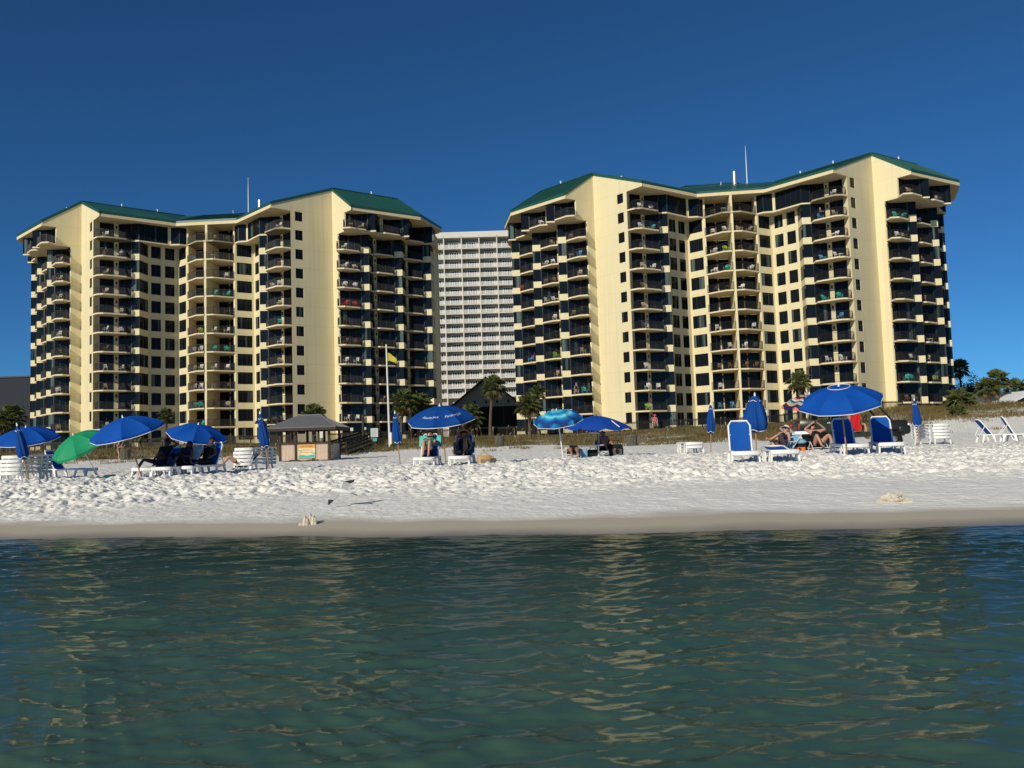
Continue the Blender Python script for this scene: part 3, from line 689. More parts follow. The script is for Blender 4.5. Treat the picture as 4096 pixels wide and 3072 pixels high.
for x in (dx*.9,-dx*.9):
    for y in (-.8,6.8): g=MB(); g.box((x,y,z0/2-.3),(.12,.12,z0+.6)); g.build('post',M['white'],tn)
g=MB(); g.box((dx*.35,-.9,.3),(1.6,.06,1.6)); g.build('side_panel',M['tent'],tn)
# ------------------------------------------------------------------ fence along the dune
M['wood']=mat('weathered grey wood',(.055,.046,.037),.85,.2,noise=(3,.25,(1,1,.3)))
M['darkwood']=mat('dark weathered wood',(.030,.025,.021),.85,.2,noise=(3,.25))
FY=98.
def fence(x0,x1,label,m,y=FY,h=1.02,step=.13,cat='fence'):
    z=gz((x0+x1)/2,y); f=thing('picket_fence',label,cat,(x0,y,0),group='fence runs along the dune')
    n=max(1,int(round((x1-x0)/2.4))); pk=MB()
    for k in range(n):
        a=(x1-x0)*k/n; b=(x1-x0)*(k+1)/n; za=gz(x0+a,y)-.02; zb=gz(x0+b,y)-.02
        pk.bar((a,0,za+h),(b,0,zb+h),.13,.05); pk.bar((a,0,za+h-.12),(b,0,zb+h-.12),.04,.09); pk.bar((a,0,za+.12),(b,0,zb+.12),.04,.09)
        q=int((b-a)/step)
        for j in range(q): t=(j+.5)/q; pk.box((a+(b-a)*t,-.03,za+(zb-za)*t+h*.5),(.05,.035,h*.9))
    pk.build('panel',m,f)
    for k in range(n+1): a=(x1-x0)*k/n; g=MB(); g.box((a,.04,gz(x0+a,y)+.48),(.11,.11,1.2)); g.build('post',m,f)
    return f
def fx(px): return at(px,1760,FY).x
fence(fx(-60),fx(560),'grey picket fence on the dune behind the green umbrella',M['wood'])
fence(fx(562),fx(1180),'grey picket fence on the dune behind the rental kiosk',M['wood'])
fence(fx(1320),fx(1880),'dark picket fence on the dune behind the flagpole',M['darkwood'])
fence(fx(1882),fx(2480),'dark picket fence on the dune in front of the gabled pavilion',M['darkwood'])
fence(fx(2482),fx(3060),'black picket fence on the dune behind the upright blue lounger',M['rail'])
fence(fx(3062),fx(3620),'black picket fence on the dune behind the striped umbrella',M['rail'])
# ramp boardwalk down to the sand beside the kiosk
rp=thing('boardwalk_ramp','dark wooden ramp with handrails climbing the dune beside the kiosk','ramp')
A=at(1345,1795,74.); B=at(1500,1722,97.); A.z=gz(A.x,A.y)+.1; B.z=gz(B.x,B.y)+.2
g=MB(); g.bar(A,B,1.7,.12); g.build('deck',M['wood'],rp)
side=Vector((B.y-A.y,-(B.x-A.x),0)).normalized()*.85
for sx in (-1,1):
    g=MB(); a=A+side*sx; b=B+side*sx
    for hh in (1.0,.68,.36): g.bar(a+Vector((0,0,hh)),b+Vector((0,0,hh)),.06,.16)
    for k in range(11): q=a.lerp(b,k/10); g.box((q.x,q.y,q.z+.3),(.1,.1,1.5))
    g.build('handrail',M['darkwood'],rp)
# ------------------------------------------------------------------ dune grass
M['grass']=mat('dry dune grass',(.20,.15,.06),.8,.15,noise=(.25,.35),trans=((.22,.17,.06),.3))
M['grassg']=mat('green dune grass',(.10,.105,.035),.8,.15,noise=(.3,.35),trans=((.12,.13,.04),.3))
M['oat']=mat('sea oat heads',(.34,.27,.15),.8,.15)
def blades(name, N, fn, m, seed, hmin, hmax, w=.016, lean=.45):
    rg=np.random.default_rng(seed); X,Y,S=fn(rg,N); n=len(X); Z=sand_h(X,Y)-.03
    h=rg.uniform(hmin,hmax,n)*S; th=rg.uniform(0,6.283,n); ln=rg.uniform(.1,lean,n)*h; ta=rg.uniform(0,6.283,n)
    wx=np.cos(th)*w; wy=np.sin(th)*w; dx=np.cos(ta)*ln; dy=np.sin(ta)*ln
    P=np.empty((n,5,3),np.float32)
    for j,(t,ww) in enumerate(((0,1),(0,-1),(.6,.8),(.6,-.8),(1,0))):
        P[:,j,0]=X+dx*t*t+wx*ww; P[:,j,1]=Y+dy*t*t+wy*ww; P[:,j,2]=Z+h*t*(1-.15*t)
    i=np.arange(n)[:,None]*5
    Q=(i+np.array([[0,1,3,2]])).astype(np.int32); T=(i+np.array([[2,3,4]])).astype(np.int32)
    me=bpy.data.meshes.new(name); me.vertices.add(n*5); me.vertices.foreach_set('co',P.ravel())
    me.loops.add(n*7); me.loops.foreach_set('vertex_index',np.concatenate([Q,T],1).ravel()); me.polygons.add(n*2)
    st=np.arange(n)[:,None]*7+np.array([[0,4]]); me.polygons.foreach_set('loop_start',st.ravel().astype(np.int32)); me.polygons.foreach_set('loop_total',np.tile([4,3],n).astype(np.int32))
    me.update(calc_edges=True); me.validate(); me.materials.append(m)
    o=link(name,me); o['kind']='stuff'; return o
def band(dens):
    def fn(rg,N):
        X=rg.uniform(-68,66,N*3); Y=rg.uniform(70,99.5,N*3)
        d=sstep(77,86,Y+5*vnoise(X*.09,Y*.05)+3*vnoise(X*.4,Y*.2)+2.*sstep(10,-20,X))*(.35+.9*np.clip(vnoise(X*.35,Y*.35)+.5,0,1))*(1-.45*sstep(22,34,X))
        keep=rg.random(N*3)<d*dens; X,Y=X[keep],Y[keep]; return X,Y,(.8+.5*vnoise(X*.5,Y*.5))*(1-.5*sstep(91,97,Y)*sstep(34,24,X))
    return fn
def mound(rg,N):
    X=rg.uniform(20,76,N*3); Y=rg.uniform(60,98,N*3)
    d=sstep(68,84,Y+9*vnoise(X*.15,Y*.12)-4*sstep(30,50,X))*np.clip(vnoise(X*.3,Y*.25)*1.6+.6,0,1)
    keep=rg.random(N*3)<d; X,Y=X[keep],Y[keep]; return X,Y,np.full(len(X),1.)*(.7+.6*vnoise(X*.4,Y*.4))
def tufts(rg,N):
    cx=rg.uniform(-60,62,60); cy=rg.uniform(66,82,60); k=rg.integers(0,60,N); X=cx[k]+rg.normal(0,.35,N); Y=cy[k]+rg.normal(0,.5,N); return X,Y,np.full(N,.6)
blades('dune_grass',60000,band(1.),M['grass'],1,.25,.62,.02)
blades('dune_grass',34000,band(.9),M['grassg'],2,.2,.5,.02)
blades('dune_grass',42000,mound,M['grass'],3,.3,.75,.018)
blades('dune_grass',4000,tufts,M['grass'],4,.2,.6)
def oats(rg,N):
    X=rg.uniform(-66,68,N); Y=rg.uniform(80,98,N); return X,Y,np.full(N,1.)
rg=np.random.default_rng(8); g=MB()
for k in range(300):
    x=rg.uniform(-66,70); y=rg.uniform(80,97) if x<30 else rg.uniform(62,95)
    z=gz(x,y); hh=rg.uniform(.8,1.35); lx=rg.uniform(-.2,.35)
    g.tube([(x,y,z),(x+lx*.3,y,z+hh*.7),(x+lx,y,z+hh)],[.008,.007,.005],4,0,False)
    g.tube([(x+lx*.8,y,z+hh*.86),(x+lx,y,z+hh),(x+lx*1.5,y,z+hh*1.06)],[.012,.04,.008],4,0,False)
o=g.build('sea_oats',M['oat']); o['kind']='stuff'
# ------------------------------------------------------------------ palms
M['frond']=mat('palm frond',(.12,.14,.042),.55,.35,var=.12,noise=(.8,.35),trans=((.16,.19,.045),.3))
M['frondd']=mat('dry palm frond',(.17,.12,.06),.8,.2,noise=(1,.3))
M['trunk']=mat('palm trunk',(.115,.085,.06),.9,.15,noise=(4,.3,(1,1,3)),bump=(9,.6,.05))
def palm(label,base,h,cr,seed,lean=(0,0),nf=34,boots=True,name='sabal_palm',stalk=False):
    rg=random.Random(seed); t=thing(name,label,'palm tree',base); cr*=1.1
    top=Vector((lean[0],lean[1],h)); r0=.17
    pts=[Vector((lean[0]*q*q,lean[1]*q*q,h*q-.1*(q==0))) for q in (0,.25,.5,.75,1)]
    g=MB(); g.tube(pts,[r0*1.25,r0,r0*.95,r0*.95,r0*1.1],12)
    g.build('trunk',M['trunk'],t)
    if boots:
        g=MB()
        for k in range(34):
            a=k*2.4; z=h-.15-.028*k*cr; p=Vector((lean[0]*.95,lean[1]*.95,z)); d=Vector((math.cos(a),math.sin(a),.9)).normalized()
            g.bar(p+d*.08,p+d*(.26+.1*rg.random()),.09,.03)
        g.build('leaf_bases',M['frondd'],t)
    g=MB(); dry=MB()
    for k in range(nf):
        a=k*2.39996+rg.uniform(-.2,.2); e=math.radians(85-135*(k/nf)**.9+rg.uniform(-10,10))
        if k>nf*.93 : e=math.radians(-60)
        d=Vector((math.cos(a)*math.cos(e),math.sin(a)*math.cos(e),math.sin(e))); pl=cr*rg.uniform(.42,.6)
        tip=top+d*pl+Vector((0,0,-.06*pl)); tgt=dry if k>nf*.9 else g
        tgt.bar(top,tip,.03,.02)
        side=d.cross(Vector((0,0,1))); side=side.normalized() if side.length>.05 else Vector((1,0,0)); upv=side.cross(d).normalized()
        nl=15; fl=cr*rg.uniform(.5,.68)
        for j in range(nl):
            f=(j/(nl-1)-.5)*math.radians(230); dd=(d*math.cos(f)+side*math.sin(f)).normalized(); L_=fl*(1-.28*abs(f)/2.0)*rg.uniform(.88,1.08)
            m_=tip+dd*L_*.55+upv*.04; en=tip+dd*L_+Vector((0,0,-1))*L_*rg.uniform(.18,.42)
            wv=dd.cross(upv).normalized()*(.045*cr)
            tgt.add([tip,m_+wv,en,m_-wv],[(0,1,2),(0,2,3)])
    g.build('crown',M['frond'],t)
    if dry.f: dry.build('dead_fronds',M['frondd'],t)
    return t
def P_(px,py,y,dz=0): p=at(px,py,y); return p
def palm_at(label,px,ptop,y,cr,seed,lean=(0,0),**k):
    x=at(px,1750,y).x; z=gz(x,y); b=Vector((x,y,z)); tp=at(px,ptop,y); x0=tp.x-lean[0]
    return palm(label,(x0,y,gz(x0,y)),tp.z-gz(x0,y),cr,seed,lean,**k)
palm_at('sabal palm at the left edge, its crown against the dark slate block',46,1672,104,1.75,1)
palm_at('second sabal palm at the left edge with a lower ragged crown',10,1690,101,1.45,2)
palm_at('thin scraggly palm in front of the left tower right of the big umbrella',664,1662,100,.95,3,nf=26)
palm_at('short bare-trunked palm behind the walker with a backpack',560,1755,97,.5,4,nf=8)
palm_at('palmetto palm rising behind the kiosk roof',1258,1662,97,1.5,5,nf=36)
palm_at('large sabal palm beside the flagpole, trunk leaning',1618,1606,96,1.55,6,lean=(.5,0))
palm_at('darker sabal palm close behind the flagpole palm',1682,1616,99,1.45,7)
palm_at('low bushy palmetto behind the lettered umbrella',1882,1665,97,1.45,8,nf=36,lean=(-.2,0))
palm_at('tall slender sabal palm in front of the gabled pavilion',1975,1545,97,1.42,9,lean=(.55,0))
palm_at('sabal palm nearest the teal umbrella with a full crown',2116,1618,94,1.45,10,nf=38)
palm_at('smaller sabal palm right behind the full-crowned one',2150,1572,97,1.0,11,nf=28)
palm_at('sabal palm in front of the right tower behind the striped umbrella',3196,1524,90,1.2,12,nf=36)
palm_at('shaggy palmetto clump at the foot of the right tower',3836,1612,92,1.75,13,nf=40)
palm_at('low yellow-green palmetto on the dune crest beside the right tower',3828,1655,80,1.0,14,nf=26)
palm_at('stout sabal palm right of the shed, left of a taller palm',3950,1552,104,1.35,15)
palm_at('taller sabal palm beside the stout one right of the shed',3988,1522,104,1.5,16)
palm_at('feathery palm against the sky above the white tent',4062,1560,118,1.75,17,boots=False)
palm_at('palm peeping out behind the right corner of the right tower',3838,1473,160,1.9,18)
# broadleaf trees far right: lumps of leaf clumps
M['leaf']=mat('dark oak leaves',(.030,.042,.018),.7,.25,noise=(.6,.4))
def tree(label,px,py,y,rx,rz,seed,name='oak_tree'):
    rg=random.Random(seed); c=at(px,py,y); t=thing(name,label,'tree',(c.x,y,gz(c.x,min(y,120))))
    hz=c.z-t.location.z; g=MB(); g.tube([(0,0,-.2),(.1,0,hz*.5),(0,0,hz)],[.3,.24,.15],10)
    for k in range(5): a=k*1.3; g.tube([(0,0,hz*.5),(math.cos(a)*rx*.5,math.sin(a)*rx*.4,hz+rz*.1)],[.14,.05],6)
    g.build('trunk',M['trunk'],t); g=MB()
    cl=[(rg.gauss(0,.45)*rx,rg.gauss(0,.4)*rx*.7,hz+rg.gauss(0,.42)*rz) for k in range(26)]
    for cx,cy,cz in cl:
        for j in range(70):
            d=Vector((rg.gauss(0,1),rg.gauss(0,1),rg.gauss(0,1))).normalized()*rg.uniform(.3,1)*rx*.3
            p=Vector((cx,cy,cz))+d; n=Vector((rg.gauss(0,1),rg.gauss(0,1),rg.gauss(0,1)+.6)).normalized(); u=n.orthogonal().normalized(); v=n.cross(u); s=rg.uniform(.10,.2)
            g.add([p+u*s,p+v*s*.6,p-u*s,p-v*s*.6],[(0,1,2,3)])
    g.build('crown',M['leaf'],t); return t
tree('rounded dark oak behind the shed right of the right tower',3880,1560,150,3.2,2.4,1)
tree('spreading dark oak between the shed and the stout palm',3930,1585,150,2.6,1.6,2)
tree('low dark tree against the sky left of the white tent',4022,1597,190,3.6,1.6,3)
# ------------------------------------------------------------------ beach furniture
M['plastic']=mat('white resin',(.80,.80,.78),.4,.4,noise=(3,.05))
M['sling']=mat('blue sling fabric',(.006,.085,.38),.8,.2,noise=(30,.12),trans=((.01,.12,.5),.12))
M['blue']=mat('royal blue canvas',(.004,.085,.42),.75,.2,noise=(2.5,.10),trans=((.004,.10,.5),.22))
M['blued']=mat('navy blue canvas',(.004,.065,.30),.75,.2,noise=(2.5,.12),trans=((.004,.07,.35),.2))
M['green']=mat('green nylon',(.02,.36,.16),.6,.3,noise=(2.5,.10),trans=((.03,.50,.22),.35))
M['trim']=mat('white piping',(.80,.80,.78),.6,.3)
M['polewood']=mat('wooden pole',(.36,.22,.12),.6,.3,noise=(6,.2,(1,1,.2)))
M['polewhite']=mat('white pole',(.80,.80,.78),.4,.4)
M['black']=mat('black fabric',(.012,.012,.014),.8,.2)
M['blackm']=mat('black metal',(.012,.012,.012),.4,.4)
def stripes_mat(name,cols,scale,off=0):
    """bands running round the canopy, by height in the canopy's own space"""
    m=mat(name,cols[0],.75,.2); nt=m.node_tree;N=nt.nodes;L=nt.links;b=N['Principled BSDF']
    tc=N.new('ShaderNodeTexCoord'); sx=N.new('ShaderNodeSeparateXYZ'); L.new(tc.outputs['Object'],sx.inputs[0])
    ln=N.new('ShaderNodeVectorMath'); ln.operation='LENGTH'; cb=N.new('ShaderNodeCombineXYZ'); L.new(sx.outputs['X'],cb.inputs[0]); L.new(sx.outputs['Y'],cb.inputs[1]); L.new(cb.outputs[0],ln.inputs[0])
    mu=N.new('ShaderNodeMath'); mu.operation='MULTIPLY_ADD'; mu.inputs[1].default_value=scale; mu.inputs[2].default_value=off; L.new(ln.outputs['Value'],mu.inputs[0])
    fr=N.new('ShaderNodeMath'); fr.operation='FRACT'; L.new(mu.outputs[0],fr.inputs[0])
    cr=N.new('ShaderNodeValToRGB'); cr.color_ramp.interpolation='CONSTANT' if len(cols)<9 else 'LINEAR'
    el=cr.color_ramp.elements
    while len(el)<len(cols): el.new(.5)
    for k,c in enumerate(cols): el[k].position=k/len(cols); el[k].color=(*c,1)
    L.new(fr.outputs[0],cr.inputs[0]); L.new(cr.outputs[0],b.inputs['Base Color']); return m
def frame_to(o, B, A):
    """put o at B with its Z axis pointing to A"""
    d=(Vector(A)-Vector(B)).normalized(); o.rotation_euler=d.to_track_quat('Z','Y').to_euler(); o.location=B
def canopy_mesh(R,Hh,n=8,sag=.05,valance=.10,rows=8,scal=.0):
    g=MB(); tr=MB(); m_=6
    def pt(a,r):   # a in gore units
        i=math.floor(a); f=a-i; th0=2*math.pi*i/n; th1=2*math.pi*(i+1)/n
        z=Hh*(1-(r/R)**2.0)
        x=r*(math.cos(th0)*(1-f)+math.cos(th1)*f); y=r*(math.sin(th0)*(1-f)+math.sin(th1)*f)
        return (x*(1-.03*4*f*(1-f)*(r/R)),y*(1-.03*4*f*(1-f)*(r/R)),z-sag*4*f*(1-f)*(r/R)**1.5)
    P=[];F=[]
    for j in range(rows+1):
        for k in range(n*m_): P.append(pt(k/m_,max(.02,R*j/rows)))
    K=n*m_
    for k in range(K):
        f=(k%m_)/m_; p=P[rows*K+k]; dz=valance*(1-.25*4*f*(1-f))
        P.append((p[0]*1.005,p[1]*1.005,p[2]-dz))
    for j in range(rows+1):
        for k in range(K): b=(k+1)%K; F.append((j*K+k,j*K+b,(j+1)*K+b,(j+1)*K+k)[::-1])
    g.add(P,F,0,False)
    edge=[Vector(P[(rows+1)*K+k]) for k in range(K)]; tr.tube(edge+[edge[0]],.011,5,0,False)
    return g,tr
def umbrella(label,base,apex,R,Hh,cm,pole='polewood',trim=True,n=8,pr=.022,spin=.3,valance=.10,group='open beach umbrellas',ring=False,cap=True,drop=None):
    t=thing('beach_umbrella',label,'umbrella',group=group); B=Vector(base); A=Vector(apex); frame_to(t,B,A); L_=(A-B).length
    g=MB(); g.tube([(0,0,-.25),(0,0,L_-.02)],pr,10); g.build('pole',M[pole],t)
    c,tr=canopy_mesh(R,Hh,n,valance=valance); c_o=c.build('canopy',cm,t,(0,0,L_-Hh),spin)
    if trim: tr.build('piping',M['trim'],c_o)
    rb=MB()
    for k in range(n):
        a=2*math.pi*k/n; q=[(r*R*math.cos(a),r*R*math.sin(a),Hh*(1-r*r)-.025) for r in (.03,.35,.7,.99)]; rb.tube(q,.008,5)
        rb.bar((.03*math.cos(a),.03*math.sin(a),-.10),(.5*R*math.cos(a),.5*R*math.sin(a),Hh*.75-.03),.008,.008)
    rb.build('ribs',M['polewhite'] if pole!='blackm' else M['blackm'],t,(0,0,L_-Hh),spin)
    if cap: g=MB(); g.lathe([(.03,0),(.035,.03),(.018,.07),(.004,.11)],(0,0,L_-.01),10); g.build('finial',M['trim'],t)
    if ring: g=MB(); q=[Vector((.30*math.cos(a*.262),.30*math.sin(a*.262),Hh*(1-(.30/R)**2)+.012-.004)) for a in range(25)]; g.tube(q,.011,5,0,False); g.build('piping',M['trim'],c_o)
    return t
def gp(px,py,Y):
    """ground point under a photo pixel column at distance Y"""
    x=at(px,py,Y).x; return Vector((x,Y,gz(x,Y)))
def UM(label,bpx,bpy_,Y,apx,apy,R,Hh,cm,toward=.45,**k):
    b=gp(bpx,bpy_,Y); a=at(apx,apy,Y-toward); return umbrella(label,b,a,R,Hh,cm,**k)
c5=lambda x,y:(x/2.212,1200+y/2.212); c6=lambda x,y:(900+x/2.212,1200+y/2.212); c7=lambda x,y:(1900+x/2.212,1200+y/2.212); c8=lambda x,y:(3096+x/2.212,1250+y/2.212)
UM('royal blue umbrella at the left edge above the lounger stack',*c5(300,1480),31.5,*c5(230,1128),1.06,.36,M['blue'],.5)
UM('green umbrella tipped over far to the left',*c5(890,1565),29.5,*c5(652,1195),.96,.42,M['green'],.75,pole='polewhite',trim=False,pr=.014,spin=.1)
UM('largest royal blue umbrella, tilted left, over the man with raised arm',*c5(1257,1572),27.6,*c5(1088,1042),1.12,.42,M['blue'],.55,spin=.05)
UM('royal blue umbrella over the two reclining people in black, left of the kiosk',*c5(1690,1500),32.5,*c5(1755,1103),1.08,.36,M['blue'],.4,spin=.2)
u8=UM('dark royal blue umbrella with white script lettering',*c6(1958,1428),28.6,*c6(1900,940),1.12,.40,M['blued'],.45,spin=.12)
M['teal']=stripes_mat('teal banded canvas',[(.01,.10,.35),(.02,.30,.50),(.10,.55,.62),(.02,.33,.52),(.01,.16,.42),(.03,.38,.55),(.20,.62,.66),(.02,.28,.50),(.01,.10,.38),(.01,.05,.20)],1.09,.02)
UM('teal and blue banded umbrella on a white pole',*c7(783,1397),34.,*c7(722,978),.98,.30,M['teal'],.55,pole='polewhite',pr=.028,n=8,spin=.2,valance=.16)
M['rainbow']=stripes_mat('striped canvas',[(.02,.02,.05),(.62,.20,.12),(.66,.62,.55),(.05,.05,.10),(.10,.42,.40),(.66,.30,.20),(.02,.02,.06)],2.0,.1)
UM('umbrella striped navy, coral and mint behind the largest right umbrella',*c8(335,1222),33.5,*c8(312,722),1.08,.40,M['rainbow'],.35,pole='polewhite',trim=False,spin=.2)
UM('royal blue umbrella with a white ring round its top, over two loungers',*c8(648,1246),24.6,*c8(573,652),1.15,.42,M['blue'],.55,ring=True,spin=.45)
# script lettering on two gores of the dark blue umbrella
def lettering(txt,size,m,shear=.35):
    cu=bpy.data.curves.new('lettering','FONT'); cu.body=txt; cu.size=size; cu.shear=shear; cu.align_x='CENTER'; cu.align_y='CENTER'; cu.resolution_u=3; cu.offset=-size*.004
    o=bpy.data.objects.new('lettering',cu); COL.objects.link(o); dg=bpy.context.evaluated_depsgraph_get(); me=bpy.data.meshes.new_from_object(o.evaluated_get(dg)); bpy.data.objects.remove(o); bpy.data.curves.remove(cu)
    me.materials.clear(); me.materials.append(m); me.name='lettering'; return me
can=[c for c in u8.children if c.name.startswith('canopy')][0]
def script(par,ang,R,Hh,size):
    me=lettering('Panama Jack',size,M['trim'],.45)
    th=ang; rr=R*.74
    for v in me.vertices:
        r=rr+v.co.y*-1.0*-1; r=rr-v.co.y; a=th+v.co.x/rr
        z=Hh*(1-(r/R)**2); n_=(a/(math.pi/4))%1; s_=math.cos(math.pi/8)/math.cos((n_-.5)*math.pi/4)
        v.co=Vector((r*s_*math.cos(a)*.99,r*s_*math.sin(a)*.99,z-.05*4*n_*(1-n_)*(r/R)**1.5+.02))
    return link('lettering',me,par)
def to_cam_ang(o):
    dg=bpy.context.evaluated_depsgraph_get(); dg.update(); mw=o.matrix_world.inverted(); c=mw@Vector((0,0,EYE)); return math.atan2(c.y,c.x)
bpy.context.view_layer.update()
ta=to_cam_ang(can); base=math.floor(ta/(math.pi/4))*math.pi/4+math.pi/8
script(can,base-.62,1.12,.40,.125); script(can,base+.42,1.12,.40,.14)
# square sport shelter with side flaps
def sport(label,base,apex,cm):
    t=thing('sport_umbrella',label,'umbrella'); B=Vector(base); A=Vector(apex); t.location=B; L_=A.z-B.z
    g=MB(); g.tube([(0,0,-.2),(0,0,L_)],.018,8); g.build('pole',M['blackm'],t)
    g=MB(); g.lathe([(.02,0),(.02,.05),(.006,.08)],(0,0,L_),8); g.build('finial',M['blackm'],t)
    g=MB(); n=8; rows=6; P=[(0,0,L_)]
    for j in range(1,rows+1):
        for k in range(n*4):
            a=2*math.pi*k/(n*4)+.2; f=(k%4)/4; r=1.22*j/rows; q=j/rows
            ex=1+.22*max(0,math.cos(a))**2+.10*max(0,-math.cos(a))**2
            P.append((r*ex*math.cos(a),r*math.sin(a)*.9,L_-.42*q**1.8-.10*q*max(0,math.cos(a))**3-.10*f*(1-f)*4*q*q-.16*q**3*max(0,-math.sin(a))))
    F=[(0,1+k,1+(k+1)%(n*4)) for k in range(n*4)]
    for j in range(rows-1):
        for k in range(n*4): b=(k+1)%(n*4); F.append((1+j*n*4+k,1+(j+1)*n*4+k,1+(j+1)*n*4+b,1+j*n*4+b))
    g.add(P,F,0,True); g.build('canopy',cm,t)
    g=MB(); g.bar((-.45,-1.07,L_-.72),(-.05,-1.09,L_-.76),.02,.05); g.bar((.55,-.62,L_-.24),(.85,-.86,L_-.52),.02,.03); g.build('piping',M['trim'],t)
    return t
sport('blue vaulted sport umbrella with side flaps over a seated man',gp(2392,1820,36.5),at(2389,1662,36.3),mat('sport blue nylon',(.012,.075,.42),.5,.4,noise=(2,.12),trans=((.01,.09,.5),.25)))
# folded umbrellas
def folded(label,base,apex,fat=1.,cm=None,pole='polewood'):
    t=thing('folded_umbrella',label,'umbrella',group='folded blue umbrellas'); B=Vector(base); A=Vector(apex); frame_to(t,B,A); L_=(A-B).length
    g=MB(); g.tube([(0,0,-.25),(0,0,L_-.05)],.022,8); g.build('pole',M[pole],t)
    z0=L_*.40; g=MB(); n=32; prof=((.035,1.),(.065,.9),(.10,.72),(.135,.50),(.15,.30),(.145,.14),(.10,.03),(.05,.0))
    P=[];F=[]
    for r,q in prof:
        for k in range(n):
            a=2*math.pi*k/n; rr=r*fat*(1+.22*math.cos(8*a+q*2.))*(1+.1*math.sin(3*a)); P.append((rr*math.cos(a),rr*math.sin(a),z0+(L_-.06-z0)*q))
    for j in range(len(prof)-1):
        for k in range(n): b=(k+1)%n; F.append((j*n+k,(j+1)*n+k,(j+1)*n+b,j*n+b))
    c=g.add(P,F,0,True).build('canopy',cm or M['blued'],t)
    tr=MB()
    for q,r in ((.86,.076),(.05,.125)):
        e=[Vector((r*fat*(1+.2*math.cos(8*2*math.pi*k/n))*math.cos(2*math.pi*k/n),r*fat*(1+.2*math.cos(8*2*math.pi*k/n))*math.sin(2*math.pi*k/n),z0+(L_-.06-z0)*q+.03*math.sin(4*2*math.pi*k/n))) for k in range(n)]; tr.tube(e+[e[0]],.010,5,0,False)
    tr.build('piping',M['trim'],c)
    g=MB(); g.lathe([(.03,-.03),(.03,.03),(.008,.10)],(0,0,L_-.04),8); g.build('finial',M['trim'],t)
    return t
def FU(label,bpx,bpy_,Y,apx,apy,**k): return folded(label,gp(bpx,bpy_,Y),at(apx,apy,Y-.05),**k)
FU('folded blue umbrella leaning in front of the lounger stack at the left',*c5(258,1585),28.2,*c5(150,1100))
FU('folded blue umbrella leaning left beside the stack near the kiosk',*c6(396,1495),31.,*c6(308,995))
FU('slim folded blue umbrella standing between flagpole and lettered umbrella',*c6(1550,1447),34.5,*c6(1503,992))
FU('folded blue umbrella standing right of the low white loungers',*c7(2088,1350),36.5,*c7(2084,918))
FU('fat half-open folded blue umbrella beside the upright blue lounger',3025,1812,26.5,3019,1577,fat=2.15)
FU('folded blue umbrella standing over the stack at the right',*c8(1290,1185),37.5,*c8(1240,768))
# ------------------------------------------------------------------ loungers
def lounger(label,loc,rz,back=55,group='white loungers with blue slings',sling='sling',name='beach_lounger',legz=-.02):
    """foot end at -y, head at +y; seat 0.34 high"""
    t=thing(name,label,'lounger',loc,rz,group); L0,L1=-1.05,.28; W=.31; hz=.34
    f=MB()
    for sx in (-1,1): f.tube([(sx*W,L0+.05,hz-.02),(sx*W,-.5,hz),(sx*W,L1,hz),(sx*W,.75,hz+.01)],.032,8)
    for zz in (-.055,-.03,-.005): f.tube([(-W-.02,L0+.06,hz+zz),(-W*.92,L0-.03,hz+zz),(W*.92,L0-.03,hz+zz),(W+.02,L0+.06,hz+zz)],.034,8)
    for zz in (-.04,0): f.tube([(-W,L1+.80,hz+zz),(W,L1+.80,hz+zz)],.034,8) if back<12 else None
    f.bar((-W,L1,hz-.02),(W,L1,hz-.02),.06,.04); f.bar((-W,.72,hz),(W,.72,hz),.06,.04)
    f.build('frame',M['plastic'],t)
    for sx in (-1,1):
        for y0,dy in ((L0+.12,-.10),(L0+.42,.10),(.30,-.08),(.66,.10)):
            g=MB(); P=[]; 
            for (yy,zz,w) in ((y0,hz,.11),(y0+dy*.6*(hz-legz)/(hz+.02),hz-(hz-legz)*.52,.075),(y0+dy*(hz-legz)/(hz+.02),legz,.055)):
                for a,b in ((-1,-1),(1,-1),(1,1),(-1,1)): P.append((sx*(W+.005+.03*(1-zz/hz))+a*.022,yy+b*w/2,zz))
            F=[(3,2,1,0),(8,9,10,11)]
            for j in (0,1):
                for k in range(4): b=(k+1)%4; F.append((j*4+k,j*4+b,j*4+4+b,j*4+4+k))
            g.add(P,F); g.build('leg',M['plastic'],t)
    g=MB(); n=10; P=[];F=[]
    for j in range(n+1):
        y=L0+.02+(L1-L0-.04)*j/n
        for k in range(5): x=(k/4-.5)*2*W*.93; P.append((x,y,hz+.005-.02*(1-(k/2-1)**2)*math.sin(math.pi*j/n)))
    for j in range(n):
        for k in range(4): F.append((j*5+k,j*5+k+1,j*5+k+6,j*5+k+5))
    g.add(P,F,0,True); g.build('seat_sling',M[sling],t)
    a=R_(back); ca,sa=math.cos(a),math.sin(a); BL=.86
    b=MB()
    def bp(x,u): return (x,L1+.02+u*ca,hz+.01+u*sa)
    b.tube([bp(-W*.92,0),bp(-W*.92,BL*.85),bp(-W*.66,BL),bp(W*.66,BL),bp(W*.92,BL*.85),bp(W*.92,0)],.026,8); bo=b.build('backrest',M['plastic'],t)
    g=MB(); P=[];F=[]
    for j in range(7):
        u=BL*(.02+.95*j/6); ww=W*.88*(1-(.26 if j==6 else 0))
        for k in range(5): x=(k/2-1)*ww; q=bp(x,u); P.append((q[0],q[1]+.03*(1-(k/2-1)**2)*sa,q[2]-.03*(1-(k/2-1)**2)*ca))
    for j in range(6):
        for k in range(4): F.append((j*5+k,j*5+k+1,j*5+k+6,j*5+k+5))
    g.add(P,F,0,True); g.build('back_sling',M[sling],bo)
    if back>12:
        g=MB(); 
        for sx in (-1,1): g.tube([bp(sx*W*.8,BL*.55),(sx*W*.8,L1+.55,hz-.02)],.016,6)
        g.build('prop',M['plastic'],t)
    return t
